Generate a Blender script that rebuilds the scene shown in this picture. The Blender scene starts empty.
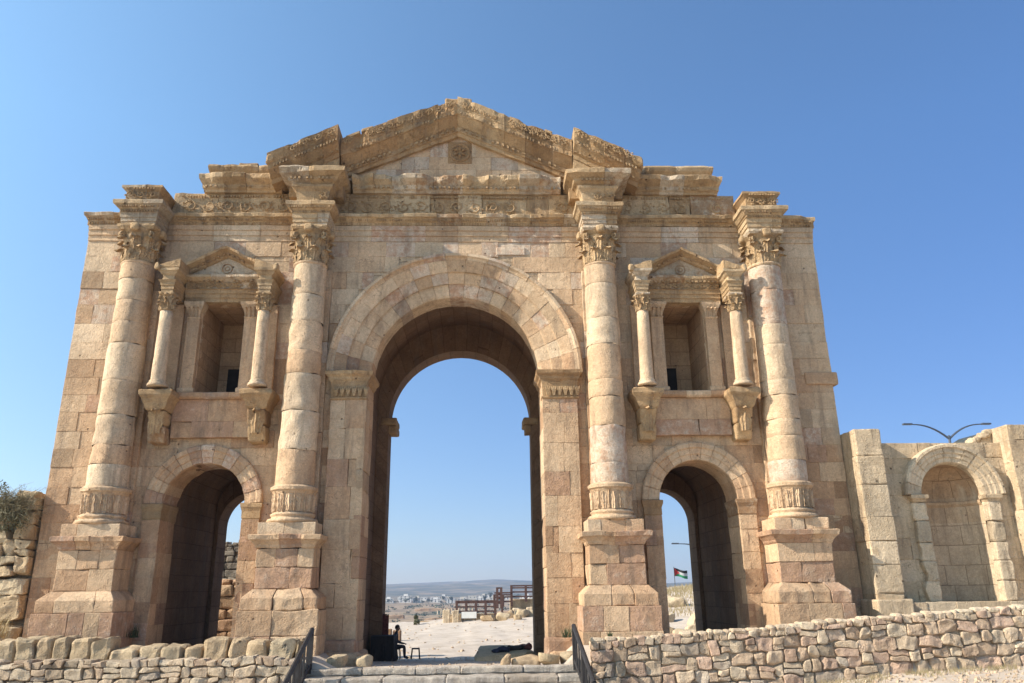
import bpy, math, random
from math import sin, cos, pi, sqrt, radians, ceil
from mathutils import Vector, noise
from mathutils.geometry import tessellate_polygon

random.seed(11)
S = bpy.context.scene
C = S.collection

# ------------------------------------------------------------------ camera
cam_d = bpy.data.cameras.new('camera'); cam = bpy.data.objects.new('camera', cam_d); C.objects.link(cam)
S.camera = cam
cam_d.sensor_width = 36.0; cam_d.lens = 780.7 / 1024 * 36.0
cam_d.clip_start = 0.1; cam_d.clip_end = 20000
yaw, pitch, roll = radians(2.16454), radians(17.65166), radians(-0.71459)
_f = Vector((sin(yaw)*cos(pitch), cos(yaw)*cos(pitch), sin(pitch)))
_r = Vector((cos(yaw), -sin(yaw), 0)); _u = _r.cross(_f)
_R = _r*cos(roll) + _u*sin(roll); _U = -_r*sin(roll) + _u*cos(roll)
from mathutils import Matrix
M = Matrix((( _R.x, _U.x, -_f.x, 0.915), (_R.y, _U.y, -_f.y, -24.12), (_R.z, _U.z, -_f.z, 0.0), (0, 0, 0, 1)))
cam.matrix_world = M

# ------------------------------------------------------------------ world + sun
SUN_AZ, SUN_EL = 75.0, 34.0          # degrees left of the facade normal, elevation
W = bpy.data.worlds.new('World'); S.world = W; W.use_nodes = True
nt = W.node_tree; nt.nodes.clear()
sky = nt.nodes.new('ShaderNodeTexSky'); sky.sky_type = 'NISHITA'; sky.sun_disc = False
sd = Vector((-sin(radians(SUN_AZ))*cos(radians(SUN_EL)), -cos(radians(SUN_AZ))*cos(radians(SUN_EL)), sin(radians(SUN_EL))))
sky.sun_elevation = radians(SUN_EL)
sky.sun_rotation = math.atan2(sd.x, sd.y)
sky.altitude = 300; sky.air_density = 1.0; sky.dust_density = 0.3; sky.ozone_density = 4.5
bg = nt.nodes.new('ShaderNodeBackground'); bg.inputs['Strength'].default_value = 0.13
wo = nt.nodes.new('ShaderNodeOutputWorld')
tc = nt.nodes.new('ShaderNodeTexCoord'); dp = nt.nodes.new('ShaderNodeVectorMath'); dp.operation = 'DOT_PRODUCT'
nt.links.new(tc.outputs['Generated'], dp.inputs[0]); dp.inputs[1].default_value = tuple(sd)
cc = nt.nodes.new('ShaderNodeCombineColor')          # clearer, deeper blue away from the sun, brighter hazy blue towards it
for i_, (k_, c_) in enumerate(((1.0, -.10), (.8, .04), (.45, .07))):
    a_ = nt.nodes.new('ShaderNodeMath'); a_.operation = 'MULTIPLY_ADD'; a_.inputs[1].default_value = k_; a_.inputs[2].default_value = c_
    e_ = nt.nodes.new('ShaderNodeMath'); e_.operation = 'EXPONENT'
    nt.links.new(dp.outputs['Value'], a_.inputs[0]); nt.links.new(a_.outputs[0], e_.inputs[0]); nt.links.new(e_.outputs[0], cc.inputs[i_])
sx_ = nt.nodes.new('ShaderNodeSeparateXYZ'); nt.links.new(tc.outputs['Generated'], sx_.inputs[0])
rz_ = nt.nodes.new('ShaderNodeValToRGB'); nt.links.new(sx_.outputs[2], rz_.inputs[0])     # dusty lower air
rz_.color_ramp.elements[0].position = 0.0; rz_.color_ramp.elements[0].color = (.80, .66, .68, 1); rz_.color_ramp.elements[1].position = .5; rz_.color_ramp.elements[1].color = (1, 1, 1, 1)
mz_ = nt.nodes.new('ShaderNodeMix'); mz_.data_type = 'RGBA'; mz_.blend_type = 'MULTIPLY'; mz_.inputs[0].default_value = 1
nt.links.new(cc.outputs[0], mz_.inputs[6]); nt.links.new(rz_.outputs[0], mz_.inputs[7])
mx_ = nt.nodes.new('ShaderNodeMix'); mx_.data_type = 'RGBA'; mx_.blend_type = 'MULTIPLY'; mx_.inputs[0].default_value = 1
nt.links.new(sky.outputs[0], mx_.inputs[6]); nt.links.new(mz_.outputs[2], mx_.inputs[7])
nt.links.new(mx_.outputs[2], bg.inputs[0]); nt.links.new(bg.outputs[0], wo.inputs[0])
sl = bpy.data.lights.new('sun', 'SUN'); sl.energy = 5.0; sl.angle = radians(0.53); sl.color = (1.0, 0.91, 0.78)
so = bpy.data.objects.new('sun', sl); C.objects.link(so)
so.rotation_euler = (-sd).to_track_quat('-Z', 'Y').to_euler()
so.location = sd*60
S.view_settings.view_transform = 'Standard'; S.view_settings.look = 'None'
S.view_settings.exposure = 0.68; S.view_settings.gamma = 1.0
S.render.engine = 'CYCLES'
S.cycles.max_bounces = 8; S.cycles.diffuse_bounces = 5

# ------------------------------------------------------------------ materials
def new_mat(name):
    m = bpy.data.materials.new(name); m.use_nodes = True
    n = m.node_tree; n.nodes.clear()
    return m, n
def stone_mat(name, ramp=None, bump=0.5, pit=0.4, stain=0.5, brick=None, mult=1.0, stainc=(0.17, 0.125, 0.09), light=0.35, fscale=1.0):
    m, n = new_mat(name); N = n.nodes; L = n.links
    out = N.new('ShaderNodeOutputMaterial'); b = N.new('ShaderNodeBsdfPrincipled'); L.new(b.outputs[0], out.inputs[0])
    b.inputs['Roughness'].default_value = 0.93
    b.inputs['Specular IOR Level'].default_value = 0.15
    geo = N.new('ShaderNodeNewGeometry')
    at = N.new('ShaderNodeAttribute'); at.attribute_name = 'tone'
    hu = N.new('ShaderNodeAttribute'); hu.attribute_name = 'val'
    cr = N.new('ShaderNodeValToRGB')
    if ramp is None:
        ramp = [(0.0, (0.62, 0.475, 0.322)), (0.3, (0.57, 0.40, 0.25)), (0.55, (0.51, 0.333, 0.2)), (0.75, (0.42, 0.258, 0.15)), (0.9, (0.46, 0.288, 0.188)), (1.0, (0.58, 0.465, 0.352))]
    cr.color_ramp.elements[0].position = ramp[0][0]; cr.color_ramp.elements[0].color = (*[c*mult for c in ramp[0][1]], 1)
    cr.color_ramp.elements[1].position = ramp[-1][0]; cr.color_ramp.elements[1].color = (*[c*mult for c in ramp[-1][1]], 1)
    for p, c in ramp[1:-1]:
        e = cr.color_ramp.elements.new(p); e.color = (*[x*mult for x in c], 1)
    def noise_n(scale, detail=6, rough=0.6, vec=None, dist=0):
        t = N.new('ShaderNodeTexNoise'); t.inputs['Scale'].default_value = scale; t.inputs['Detail'].default_value = detail
        t.inputs['Roughness'].default_value = rough; t.inputs['Distortion'].default_value = dist
        L.new(vec if vec else geo.outputs['Position'], t.inputs['Vector']); return t.outputs[0]
    def math_n(op, a, bb, clamp=False):
        t = N.new('ShaderNodeMath'); t.operation = op; t.use_clamp = clamp
        for i, v in enumerate((a, bb)):
            if isinstance(v, (int, float)): t.inputs[i].default_value = v
            else: L.new(v, t.inputs[i])
        return t.outputs[0]
    def rng(v, a, bb, c, d):
        t = N.new('ShaderNodeMapRange'); t.inputs[1].default_value = a; t.inputs[2].default_value = bb
        t.inputs[3].default_value = c; t.inputs[4].default_value = d; L.new(v, t.inputs[0]); return t.outputs[0]
    def mix(f, a, bb, mode='MIX'):
        t = N.new('ShaderNodeMix'); t.data_type = 'RGBA'; t.blend_type = mode
        if isinstance(f, (int, float)): t.inputs[0].default_value = f
        else: L.new(f, t.inputs[0])
        for i, v in ((6, a), (7, bb)):
            if isinstance(v, tuple): t.inputs[i].default_value = (*v, 1)
            else: L.new(v, t.inputs[i])
        return t.outputs[2]
    big = noise_n(0.9, 4, 0.6); mid = noise_n(4.5, 6, 0.65); fine = noise_n(26*fscale, 5, 0.7)
    tone = math_n('ADD', at.outputs['Fac'], rng(mid, 0.3, 0.7, -0.09, 0.09), True)
    L.new(tone, cr.inputs[0]); col = cr.outputs[0]
    if brick:
        bk = N.new('ShaderNodeTexBrick'); uv = N.new('ShaderNodeUVMap'); uv.uv_map = 'UVMap'
        bk.inputs['Scale'].default_value = 1; bk.inputs['Brick Width'].default_value = brick[0]; bk.inputs['Row Height'].default_value = brick[1]
        bk.inputs['Mortar Size'].default_value = 0.012; bk.inputs['Mortar Smooth'].default_value = 0.4
        bk.inputs['Color1'].default_value = (1.04, 1.03, 1.0, 1); bk.inputs['Color2'].default_value = (0.86, 0.84, 0.82, 1); bk.inputs['Mortar'].default_value = (0.62, 0.58, 0.54, 1)
        bk.offset_frequency = 2; bk.squash = 0.7; bk.squash_frequency = 3
        wn = N.new('ShaderNodeVectorMath'); wn.operation = 'ADD'
        ns = N.new('ShaderNodeTexNoise'); ns.inputs['Scale'].default_value = 3
        sc = N.new('ShaderNodeVectorMath'); sc.operation = 'SCALE'; sc.inputs['Scale'].default_value = 0.05
        L.new(geo.outputs['Position'], ns.inputs['Vector']); L.new(ns.outputs[1], sc.inputs[0]); L.new(sc.outputs[0], wn.inputs[0]); L.new(uv.outputs[0], wn.inputs[1])
        L.new(wn.outputs[0], bk.inputs['Vector'])
        col = mix(1.0, col, bk.outputs[0], 'MULTIPLY')
    v1 = rng(big, 0.3, 0.7, 0.8, 1.16); v2 = math_n('MULTIPLY', rng(fine, 0.25, 0.75, 0.78, 1.2), rng(noise_n(11*fscale, 6, .7), .3, .7, .84, 1.14))
    v3 = math_n('MULTIPLY', v1, v2); v3 = math_n('MULTIPLY', v3, math_n('ADD', hu.outputs['Fac'], 1.0))
    vm = N.new('ShaderNodeVectorMath'); vm.operation = 'SCALE'; L.new(col, vm.inputs[0]); L.new(v3, vm.inputs['Scale'])
    col = vm.outputs[0]
    # vertical weather streaks and blotches
    mp = N.new('ShaderNodeMapping'); mp.inputs['Scale'].default_value = (2.2, 2.2, 0.28); L.new(geo.outputs['Position'], mp.inputs[0])
    st = noise_n(1.0, 8, 0.72, mp.outputs[0]); bl = noise_n(1.7, 9, 0.76)
    f1 = math_n('MULTIPLY', rng(st, 0.52, 0.68, 0, 1), stain, True)
    f2 = math_n('MULTIPLY', rng(bl, 0.56, 0.76, 0, 1), stain*0.8, True)
    col = mix(f1, col, stainc); col = mix(f2, col, tuple(c*1.25 for c in stainc))
    mp2 = N.new('ShaderNodeMapping'); mp2.inputs['Location'].default_value = (31, 7, 13); mp2.inputs['Scale'].default_value = (1.6, 1.6, .6); L.new(geo.outputs['Position'], mp2.inputs[0])
    lt = noise_n(1.1, 6, 0.62, mp2.outputs[0])
    col = mix(math_n('MULTIPLY', rng(lt, 0.56, 0.72, 0, 1), light, True), col, (0.58, 0.46, 0.32))
    hv = N.new('ShaderNodeTexVoronoi'); hv.inputs['Scale'].default_value = 1.9; hv.inputs['Randomness'].default_value = 1.0; L.new(geo.outputs['Position'], hv.inputs['Vector'])
    hole = rng(math_n('ADD', hv.outputs[0], math_n('MULTIPLY', fine, .06)), 0.055, 0.10, 1, 0); 
    hole.node.clamp = True
    col = mix(math_n('MULTIPLY', hole, .75, True), col, (0.09, 0.06, 0.04))
    cv = N.new('ShaderNodeTexVoronoi'); cv.feature = 'DISTANCE_TO_EDGE'; cv.inputs['Scale'].default_value = 1.1
    wv = N.new('ShaderNodeVectorMath'); wv.operation = 'SCALE'; wv.inputs['Scale'].default_value = 1.0
    wn2 = N.new('ShaderNodeTexNoise'); wn2.inputs['Scale'].default_value = 2.5; wn2.inputs['Detail'].default_value = 5; L.new(geo.outputs['Position'], wn2.inputs['Vector'])
    av = N.new('ShaderNodeVectorMath'); av.operation = 'ADD'; L.new(wn2.outputs[1], av.inputs[0]); L.new(geo.outputs['Position'], av.inputs[1]); L.new(av.outputs[0], cv.inputs['Vector'])
    crack = rng(cv.outputs[0], 0.0, 0.012, 1, 0); crack.node.clamp = True
    crack = math_n('MULTIPLY', crack, rng(big, .5, .56, 0, 1), True)
    col = mix(math_n('MULTIPLY', crack, .55, True), col, (0.11, 0.075, 0.05))
    L.new(col, b.inputs['Base Color'])
    # bump
    vo = N.new('ShaderNodeTexVoronoi'); vo.inputs['Scale'].default_value = 17*fscale; L.new(geo.outputs['Position'], vo.inputs['Vector'])
    pits = math_n('MULTIPLY', rng(vo.outputs[0], 0.0, 0.35, 1, 0), rng(mid, 0.45, 0.65, 0, 1))
    h = math_n('ADD', math_n('MULTIPLY', mid, 0.8), math_n('MULTIPLY', fine, 0.45))
    h = math_n('SUBTRACT', h, math_n('MULTIPLY', pits, pit)); h = math_n('SUBTRACT', h, math_n('MULTIPLY', hole, 1.0))
    if brick: h = math_n('SUBTRACT', h, math_n('MULTIPLY', bk.outputs[1], 1.0))
    bp = N.new('ShaderNodeBump'); bp.inputs['Strength'].default_value = min(1, bump*1.5); bp.inputs['Distance'].default_value = 0.085
    L.new(h, bp.inputs['Height']); L.new(bp.outputs[0], b.inputs['Normal'])
    return m
def plain(name, col, rough=0.8, var=0.15, scale=8, metal=0, bump=0.2):
    m, n = new_mat(name); N = n.nodes; L = n.links
    out = N.new('ShaderNodeOutputMaterial'); b = N.new('ShaderNodeBsdfPrincipled'); L.new(b.outputs[0], out.inputs[0])
    geo = N.new('ShaderNodeNewGeometry'); t = N.new('ShaderNodeTexNoise'); t.inputs['Scale'].default_value = scale; t.inputs['Detail'].default_value = 6
    L.new(geo.outputs['Position'], t.inputs['Vector'])
    r = N.new('ShaderNodeValToRGB'); r.color_ramp.elements[0].position = 0.3; r.color_ramp.elements[1].position = 0.7
    r.color_ramp.elements[0].color = (*[c*(1-var) for c in col], 1); r.color_ramp.elements[1].color = (*[min(1, c*(1+var)) for c in col], 1)
    L.new(t.outputs[0], r.inputs[0]); L.new(r.outputs[0], b.inputs['Base Color'])
    b.inputs['Roughness'].default_value = rough; b.inputs['Metallic'].default_value = metal
    bp = N.new('ShaderNodeBump'); bp.inputs['Strength'].default_value = bump; bp.inputs['Distance'].default_value = 0.02
    L.new(t.outputs[0], bp.inputs['Height']); L.new(bp.outputs[0], b.inputs['Normal'])
    return m
STONE = stone_mat('weathered limestone', stain=.62, pit=.6)
CARVE = stone_mat('carved limestone', ramp=[(0, (.57, .42, .255)), (.3, (.49, .335, .185)), (.6, (.42, .265, .138)), (.9, (.38, .235, .13)), (1, (.57, .46, .33))], bump=1.0, pit=.9, fscale=1.5, stain=0.62, stainc=(0.15, 0.105, 0.072))
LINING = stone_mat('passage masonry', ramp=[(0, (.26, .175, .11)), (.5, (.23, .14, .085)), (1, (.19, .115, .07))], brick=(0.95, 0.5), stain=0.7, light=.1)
CORE = stone_mat('core masonry', brick=(0.95, 0.5), mult=.95)
WING = stone_mat('pale limestone masonry', ramp=[(0, (0.62, 0.49, 0.335)), (0.5, (0.57, 0.43, 0.275)), (1, (0.48, 0.34, 0.21))], stain=0.7, bump=.8, pit=.7)
APSE = stone_mat('apse masonry', ramp=[(0, (0.56, 0.44, 0.31)), (0.5, (0.50, 0.36, 0.23)), (1, (0.42, 0.28, 0.17))], brick=(0.9, 0.62), stain=0.6, light=0.8)
RUBBLE = stone_mat('rubble stone', ramp=[(0, (0.64, 0.52, 0.37)), (0.35, (0.59, 0.455, 0.315)), (0.6, (0.56, 0.41, 0.28)), (0.8, (0.55, 0.38, 0.275)), (1, (0.51, 0.42, 0.32))], bump=1.0, stain=0.45, light=0.45, pit=0.8, fscale=1.4)
MORTAR = stone_mat('dusty mortar', ramp=[(0, (0.48, 0.385, 0.28)), (1, (0.40, 0.31, 0.215))], bump=0.9, stain=0.4)
BOULD = stone_mat('yellow boulder', ramp=[(0, (0.60, 0.475, 0.31)), (0.5, (0.54, 0.405, 0.25)), (1, (0.43, 0.30, 0.19))], bump=1.0, stain=0.6, pit=.8, fscale=1.4)
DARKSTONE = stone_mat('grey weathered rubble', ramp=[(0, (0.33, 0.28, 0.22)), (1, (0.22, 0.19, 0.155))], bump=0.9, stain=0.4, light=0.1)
WOOD = plain('red brown timber', (0.085, 0.042, 0.034), 0.7, 0.3, 12)
IRON = plain('dark rail metal', (0.035, 0.032, 0.032), 0.5, 0.3, 15, 0.3)
STEEL = plain('grey lamp steel', (0.10, 0.115, 0.14), 0.5, 0.1, 5, 0.4)
BLACK = plain('black cloth', (0.022, 0.018, 0.016), 0.9, 0.3, 10)
REDCLOTH = plain('dark red woven cloth', (0.12, 0.035, 0.028), 0.95, 0.6, 14)
BLUECLOTH = plain('navy blue cloth', (0.02, 0.025, 0.05), 0.95, 0.5, 14)
SKIN = plain('skin', (0.28, 0.16, 0.11), 0.6, 0.1, 20)
HAIR = plain('black hair', (0.01, 0.009, 0.008), 0.7, 0.3, 40)
SHIRT = plain('charcoal shirt', (0.03, 0.03, 0.035), 0.9, 0.2, 12)
WHITEP = plain('white board', (0.7, 0.7, 0.66), 0.6, 0.06, 3)
FOL = plain('dusty foliage', (0.055, 0.075, 0.03), 0.8, 0.5, 3)
FARFOL = plain('dark far foliage', (0.03, 0.05, 0.025), 0.9, 0.4, 0.2)
DRYF = plain('dry brush', (0.22, 0.19, 0.11), 0.9, 0.45, 9)
GREENF = plain('grey green brush', (0.14, 0.14, 0.08), 0.9, 0.45, 9)
DRYG = plain('dry straw grass', (0.42, 0.33, 0.17), 0.9, 0.3, 4)
BARK = plain('bark', (0.09, 0.065, 0.045), 0.9, 0.3, 9)
HOUSE = plain('white render', (0.66, 0.62, 0.56), 0.8, 0.06, 0.05)
HOUSE2 = plain('cream render', (0.55, 0.49, 0.4), 0.8, 0.06, 0.05)
GLASS = plain('dark window', (0.05, 0.055, 0.06), 0.3, 0.1, 1)
VOIDM = plain('doorway shade black', (0.02, 0.017, 0.014), 0.95, 0.3, 4)  # near-black colour stands for the shade inside the niche doorways
FLR = plain('flag red', (0.35, 0.02, 0.02), 0.8, 0.05); FLW = plain('flag white', (0.4, 0.4, 0.4), 0.8, 0.03)
FLG = plain('flag green', (0.01, 0.16, 0.07), 0.8, 0.05); FLK = plain('flag black', (0.012, 0.012, 0.012), 0.8, 0.05)

# ------------------------------------------------------------------ mesh helpers
def nv(p, s=0.0): return noise.noise_vector(Vector((p[0]+s, p[1]+s*1.7, p[2]-s*0.6)))
def n1(x, y=0.0, z=0.0): return noise.noise(Vector((x, y, z)))
class MB:
    def __init__(s): s.v = []; s.f = []; s.t = []; s.h = []; s.m = []; s.uv = {}
    def face(s, idx, tone=0.4, val=0.0, mi=0):
        s.f.append(idx); s.t.append(tone); s.h.append(val); s.m.append(mi)
    def quad(s, pts, tone=0.4, val=0.0, mi=0, uv=None):
        b = len(s.v); s.v += [tuple(p) for p in pts]; s.face(tuple(range(b, b+len(pts))), tone, val, mi)
        if uv: s.uv[len(s.f)-1] = uv
    def box(s, lo, hi, tone=0.4, val=0.0, mi=0, fn=None):
        b = len(s.v)
        for z in (lo[2], hi[2]):
            for x, y in ((lo[0], lo[1]), (hi[0], lo[1]), (hi[0], hi[1]), (lo[0], hi[1])):
                p = (x, y, z); s.v.append(tuple(fn(p)) if fn else p)
        for q in ((0, 3, 2, 1), (4, 5, 6, 7), (0, 1, 5, 4), (1, 2, 6, 5), (2, 3, 7, 6), (3, 0, 4, 7)):
            s.face(tuple(b+i for i in q), tone, val, mi)
    def tube(s, pts, rad, n=6, tone=0.4, val=0.0, cap=True, mi=0):
        rads = rad if isinstance(rad, (list, tuple)) else [rad]*len(pts)
        pts = [Vector(p) for p in pts]; rings = []; up = None
        for i, p in enumerate(pts):
            d = (pts[min(i+1, len(pts)-1)]-pts[max(i-1, 0)]).normalized()
            if up is None: up = Vector((0, 0, 1)) if abs(d.z) < .9 else Vector((1, 0, 0))
            a = d.cross(up).normalized(); up = a.cross(d).normalized(); b0 = len(s.v)
            for k in range(n):
                t = 2*pi*k/n; s.v.append(tuple(p+(a*cos(t)+up*sin(t))*rads[i]))
            rings.append(b0)
        for i in range(len(rings)-1):
            for k in range(n):
                s.face((rings[i]+k, rings[i]+(k+1) % n, rings[i+1]+(k+1) % n, rings[i+1]+k), tone, val, mi)
        if cap:
            s.face(tuple(rings[0]+k for k in range(n))[::-1], tone, val, mi); s.face(tuple(rings[-1]+k for k in range(n)), tone, val, mi)
    def build(s, name, mat, parent=None, smooth=False):
        if parent is not None and parent.name == 'niche_wall': s.v = [(12.22+(p[0]-12.66)*.963, -.9+p[1]*.963, p[2]*.963) for p in s.v]  # niche wall scaled about the camera, written out from its own base corner
        me = bpy.data.meshes.new(name)
        off = parent_loc(parent) if parent else Vector((0, 0, 0))
        me.from_pydata([(p[0]-off.x, p[1]-off.y, p[2]-off.z) for p in s.v], [], s.f)
        mats = mat if isinstance(mat, (list, tuple)) else [mat]
        for m in mats: me.materials.append(m)
        a = me.attributes.new('tone', 'FLOAT', 'FACE'); a.data.foreach_set('value', s.t)
        a = me.attributes.new('val', 'FLOAT', 'FACE'); a.data.foreach_set('value', s.h)
        if len(mats) > 1: me.polygons.foreach_set('material_index', s.m)
        if s.uv:
            u = me.uv_layers.new(name='UVMap')
            for fi, co in s.uv.items():
                for k, li in enumerate(me.polygons[fi].loop_indices): u.data[li].uv = co[k]
        if smooth: me.polygons.foreach_set('use_smooth', [True]*len(s.f))
        me.update()
        o = bpy.data.objects.new(name, me); C.objects.link(o)
        if parent: o.parent = parent
        return o
def parent_loc(o):
    l = Vector(o.location)
    while o.parent: o = o.parent; l += Vector(o.location)
    return l
def tag(o, label=None, cat=None, group=None, kind=None):
    if label: o['label'] = label
    if cat: o['category'] = cat
    if group: o['group'] = group
    if kind: o['kind'] = kind
    return o
def thing(name, label, cat, loc, group=None):
    o = bpy.data.objects.new(name, None); C.objects.link(o); o.location = loc
    return tag(o, label, cat, group)

def rbox(mb, lo, hi, res=0.15, r=0.02, amp=0.006, freq=3.0, tone=0.4, val=0.0, seed=0.0, fn=None, skip=(), amp2=0.0):
    """box of stone: rounded arrises, surface moved by noise"""
    lo = Vector(lo); hi = Vector(hi); sz = hi-lo
    n = [max(1, min(40, int(ceil(sz[i]/res)))) for i in range(3)]
    r = min(r, min(sz)*0.49)
    ax = []
    for i in range(3):
        a = [lo[i]+sz[i]*k/n[i] for k in range(n[i]+1)]
        if sz[i] > 4*r and r > 0: a = [lo[i], lo[i]+r] + [q for q in a[1:-1] if lo[i]+1.5*r < q < hi[i]-1.5*r] + [hi[i]-r, hi[i]]
        ax.append(a)
    n = [len(a)-1 for a in ax]
    cache = {}; il = [lo[i]+r for i in range(3)]; ih = [hi[i]-r for i in range(3)]
    def vert(i, j, k):
        key = (i, j, k)
        if key in cache: return cache[key]
        p = Vector((ax[0][i], ax[1][j], ax[2][k]))
        q = Vector([min(max(p[m], il[m]), ih[m]) for m in range(3)]); d = p-q
        if d.length > 1e-9: p = q+d.normalized()*r
        if amp: p += nv(p*freq, seed)*amp
        if amp2: p += nv(p*freq*0.4, seed+5)*amp2
        if fn: p = fn(p)
        mb.v.append(tuple(p)); cache[key] = len(mb.v)-1
        return cache[key]
    def grid(a, b, f, flip):
        for i in range(n[a]):
            for j in range(n[b]):
                q = [f(i, j), f(i+1, j), f(i+1, j+1), f(i, j+1)]
                if flip: q.reverse()
                mb.face(tuple(q), tone, val)
    if '-x' not in skip: grid(1, 2, lambda i, j: vert(0, i, j), True)
    if '+x' not in skip: grid(1, 2, lambda i, j: vert(n[0], i, j), False)
    if '-y' not in skip: grid(0, 2, lambda i, j: vert(i, 0, j), False)
    if '+y' not in skip: grid(0, 2, lambda i, j: vert(i, n[1], j), True)
    if '-z' not in skip: grid(0, 1, lambda i, j: vert(i, j, 0), True)
    if '+z' not in skip: grid(0, 1, lambda i, j: vert(i, j, n[2]), False)

def facets(c, half, k=7, lo=.62, hi=.95, seed=0):
    rr = random.Random(seed); pl = []
    for _ in range(k):
        n = Vector((rr.gauss(0, 1), rr.gauss(0, .8), rr.gauss(0, 1))).normalized(); pl.append((n, rr.uniform(lo, hi)))
    def f(P):
        q = Vector(((P[0]-c[0])/half[0], (P[1]-c[1])/half[1], (P[2]-c[2])/half[2]))
        for n, d in pl:
            e = q.dot(n)
            dd = d*(abs(n.x)+abs(n.y)+abs(n.z))*.86
            if e > dd: q = q-n*(e-dd)
        return Vector((c[0]+q.x*half[0], c[1]+q.y*half[1], c[2]+q.z*half[2]))
    return f
def tone_at(z, x=0.0):
    t = random.random()
    if z < 2.4:
        c = random.choice([0.35, 0.5, 0.65, 0.8, 0.4, 0.3, 0.88, 0.25, 0.45])
    elif z < 7:
        c = random.choice([0.2, 0.3, 0.3, 0.4, 0.5, 0.6, 0.45, 0.65, 0.35, 0.9])
    else:
        c = random.choice([0.05, 0.12, 0.2, 0.25, 0.3, 0.4, 0.0, 0.97, 0.99])
    return min(1, max(0, c+random.uniform(-.05, .05)))
def rval(): return random.choice([random.uniform(-.09, .07)]*9+[random.uniform(-.26, -.12)])

def courses(z0, z1, h=0.55, jit=0.1):
    out = [z0]
    while out[-1] < z1-h*0.6: out.append(out[-1]+h*random.uniform(1-jit*2, 1+jit*2))
    if z1-out[-1] < h*.5 and len(out) > 1: out[-1] = z1
    else: out.append(z1)
    out[-1] = z1
    return out
def ashlar(mb, x0, x1, z0, z1, yf, yb=None, h=0.55, bl=0.9, excl=None, axis='x', cs=None, tonef=None, gap=0.0015, dep=0.013, amp=0.008, r=0.008, wear=0.2, sgn=1, res=0.16, fn=None):
    """lay individual blocks on a wall; axis 'x' wall faces -y (yf = front y), axis 'y' wall faces sgn*x at x=yf, x0..x1 are y"""
    yb = yf+0.25 if yb is None else yb
    cs = cs or courses(z0, z1, h)
    for a, b in zip(cs[:-1], cs[1:]):
        iv = [(x0, x1)]
        for e in (excl(a, b) if excl else []):
            nw = []
            for p, q in iv:
                if e[1] <= p or e[0] >= q: nw.append((p, q)); continue
                if e[0] > p: nw.append((p, e[0]))
                if e[1] < q: nw.append((e[1], q))
            iv = nw
        for p, q in iv:
            if q-p < 0.06: continue
            xs = [p]
            while xs[-1] < q-bl*0.8: xs.append(xs[-1]+bl*random.uniform(.55, 1.45))
            if len(xs) > 1 and q-xs[-1] < bl*.4: xs[-1] = q
            else: xs.append(q)
            for c, d in zip(xs[:-1], xs[1:]):
                if d-c < .03: continue
                t = (tonef or tone_at)((a+b)/2, (c+d)/2); v = rval()
                off = random.uniform(-dep, dep*.6); am = amp; am2 = 0; rr = r
                if random.random() < wear: am = amp*2.5; rr = r*2.2; am2 = 0.03; off += .015
                sd_ = random.uniform(0, 50)
                if axis == 'x':
                    rbox(mb, (c+gap, yf+off, a+gap), (d-gap, yb, b-gap), res, rr, am, 3.5, t, v, sd_, fn, ('+y',), am2)
                else:
                    lo, hi = (yf-off*sgn, yb) if sgn < 0 else (yb, yf-off)
                    lo, hi = min(lo, hi), max(lo, hi)
                    rbox(mb, (lo, c+gap, a+gap), (hi, d-gap, b-gap), res, rr, am, 3.5, t, v, sd_, fn, ('+x',) if sgn < 0 else ('-x',), am2)

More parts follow.
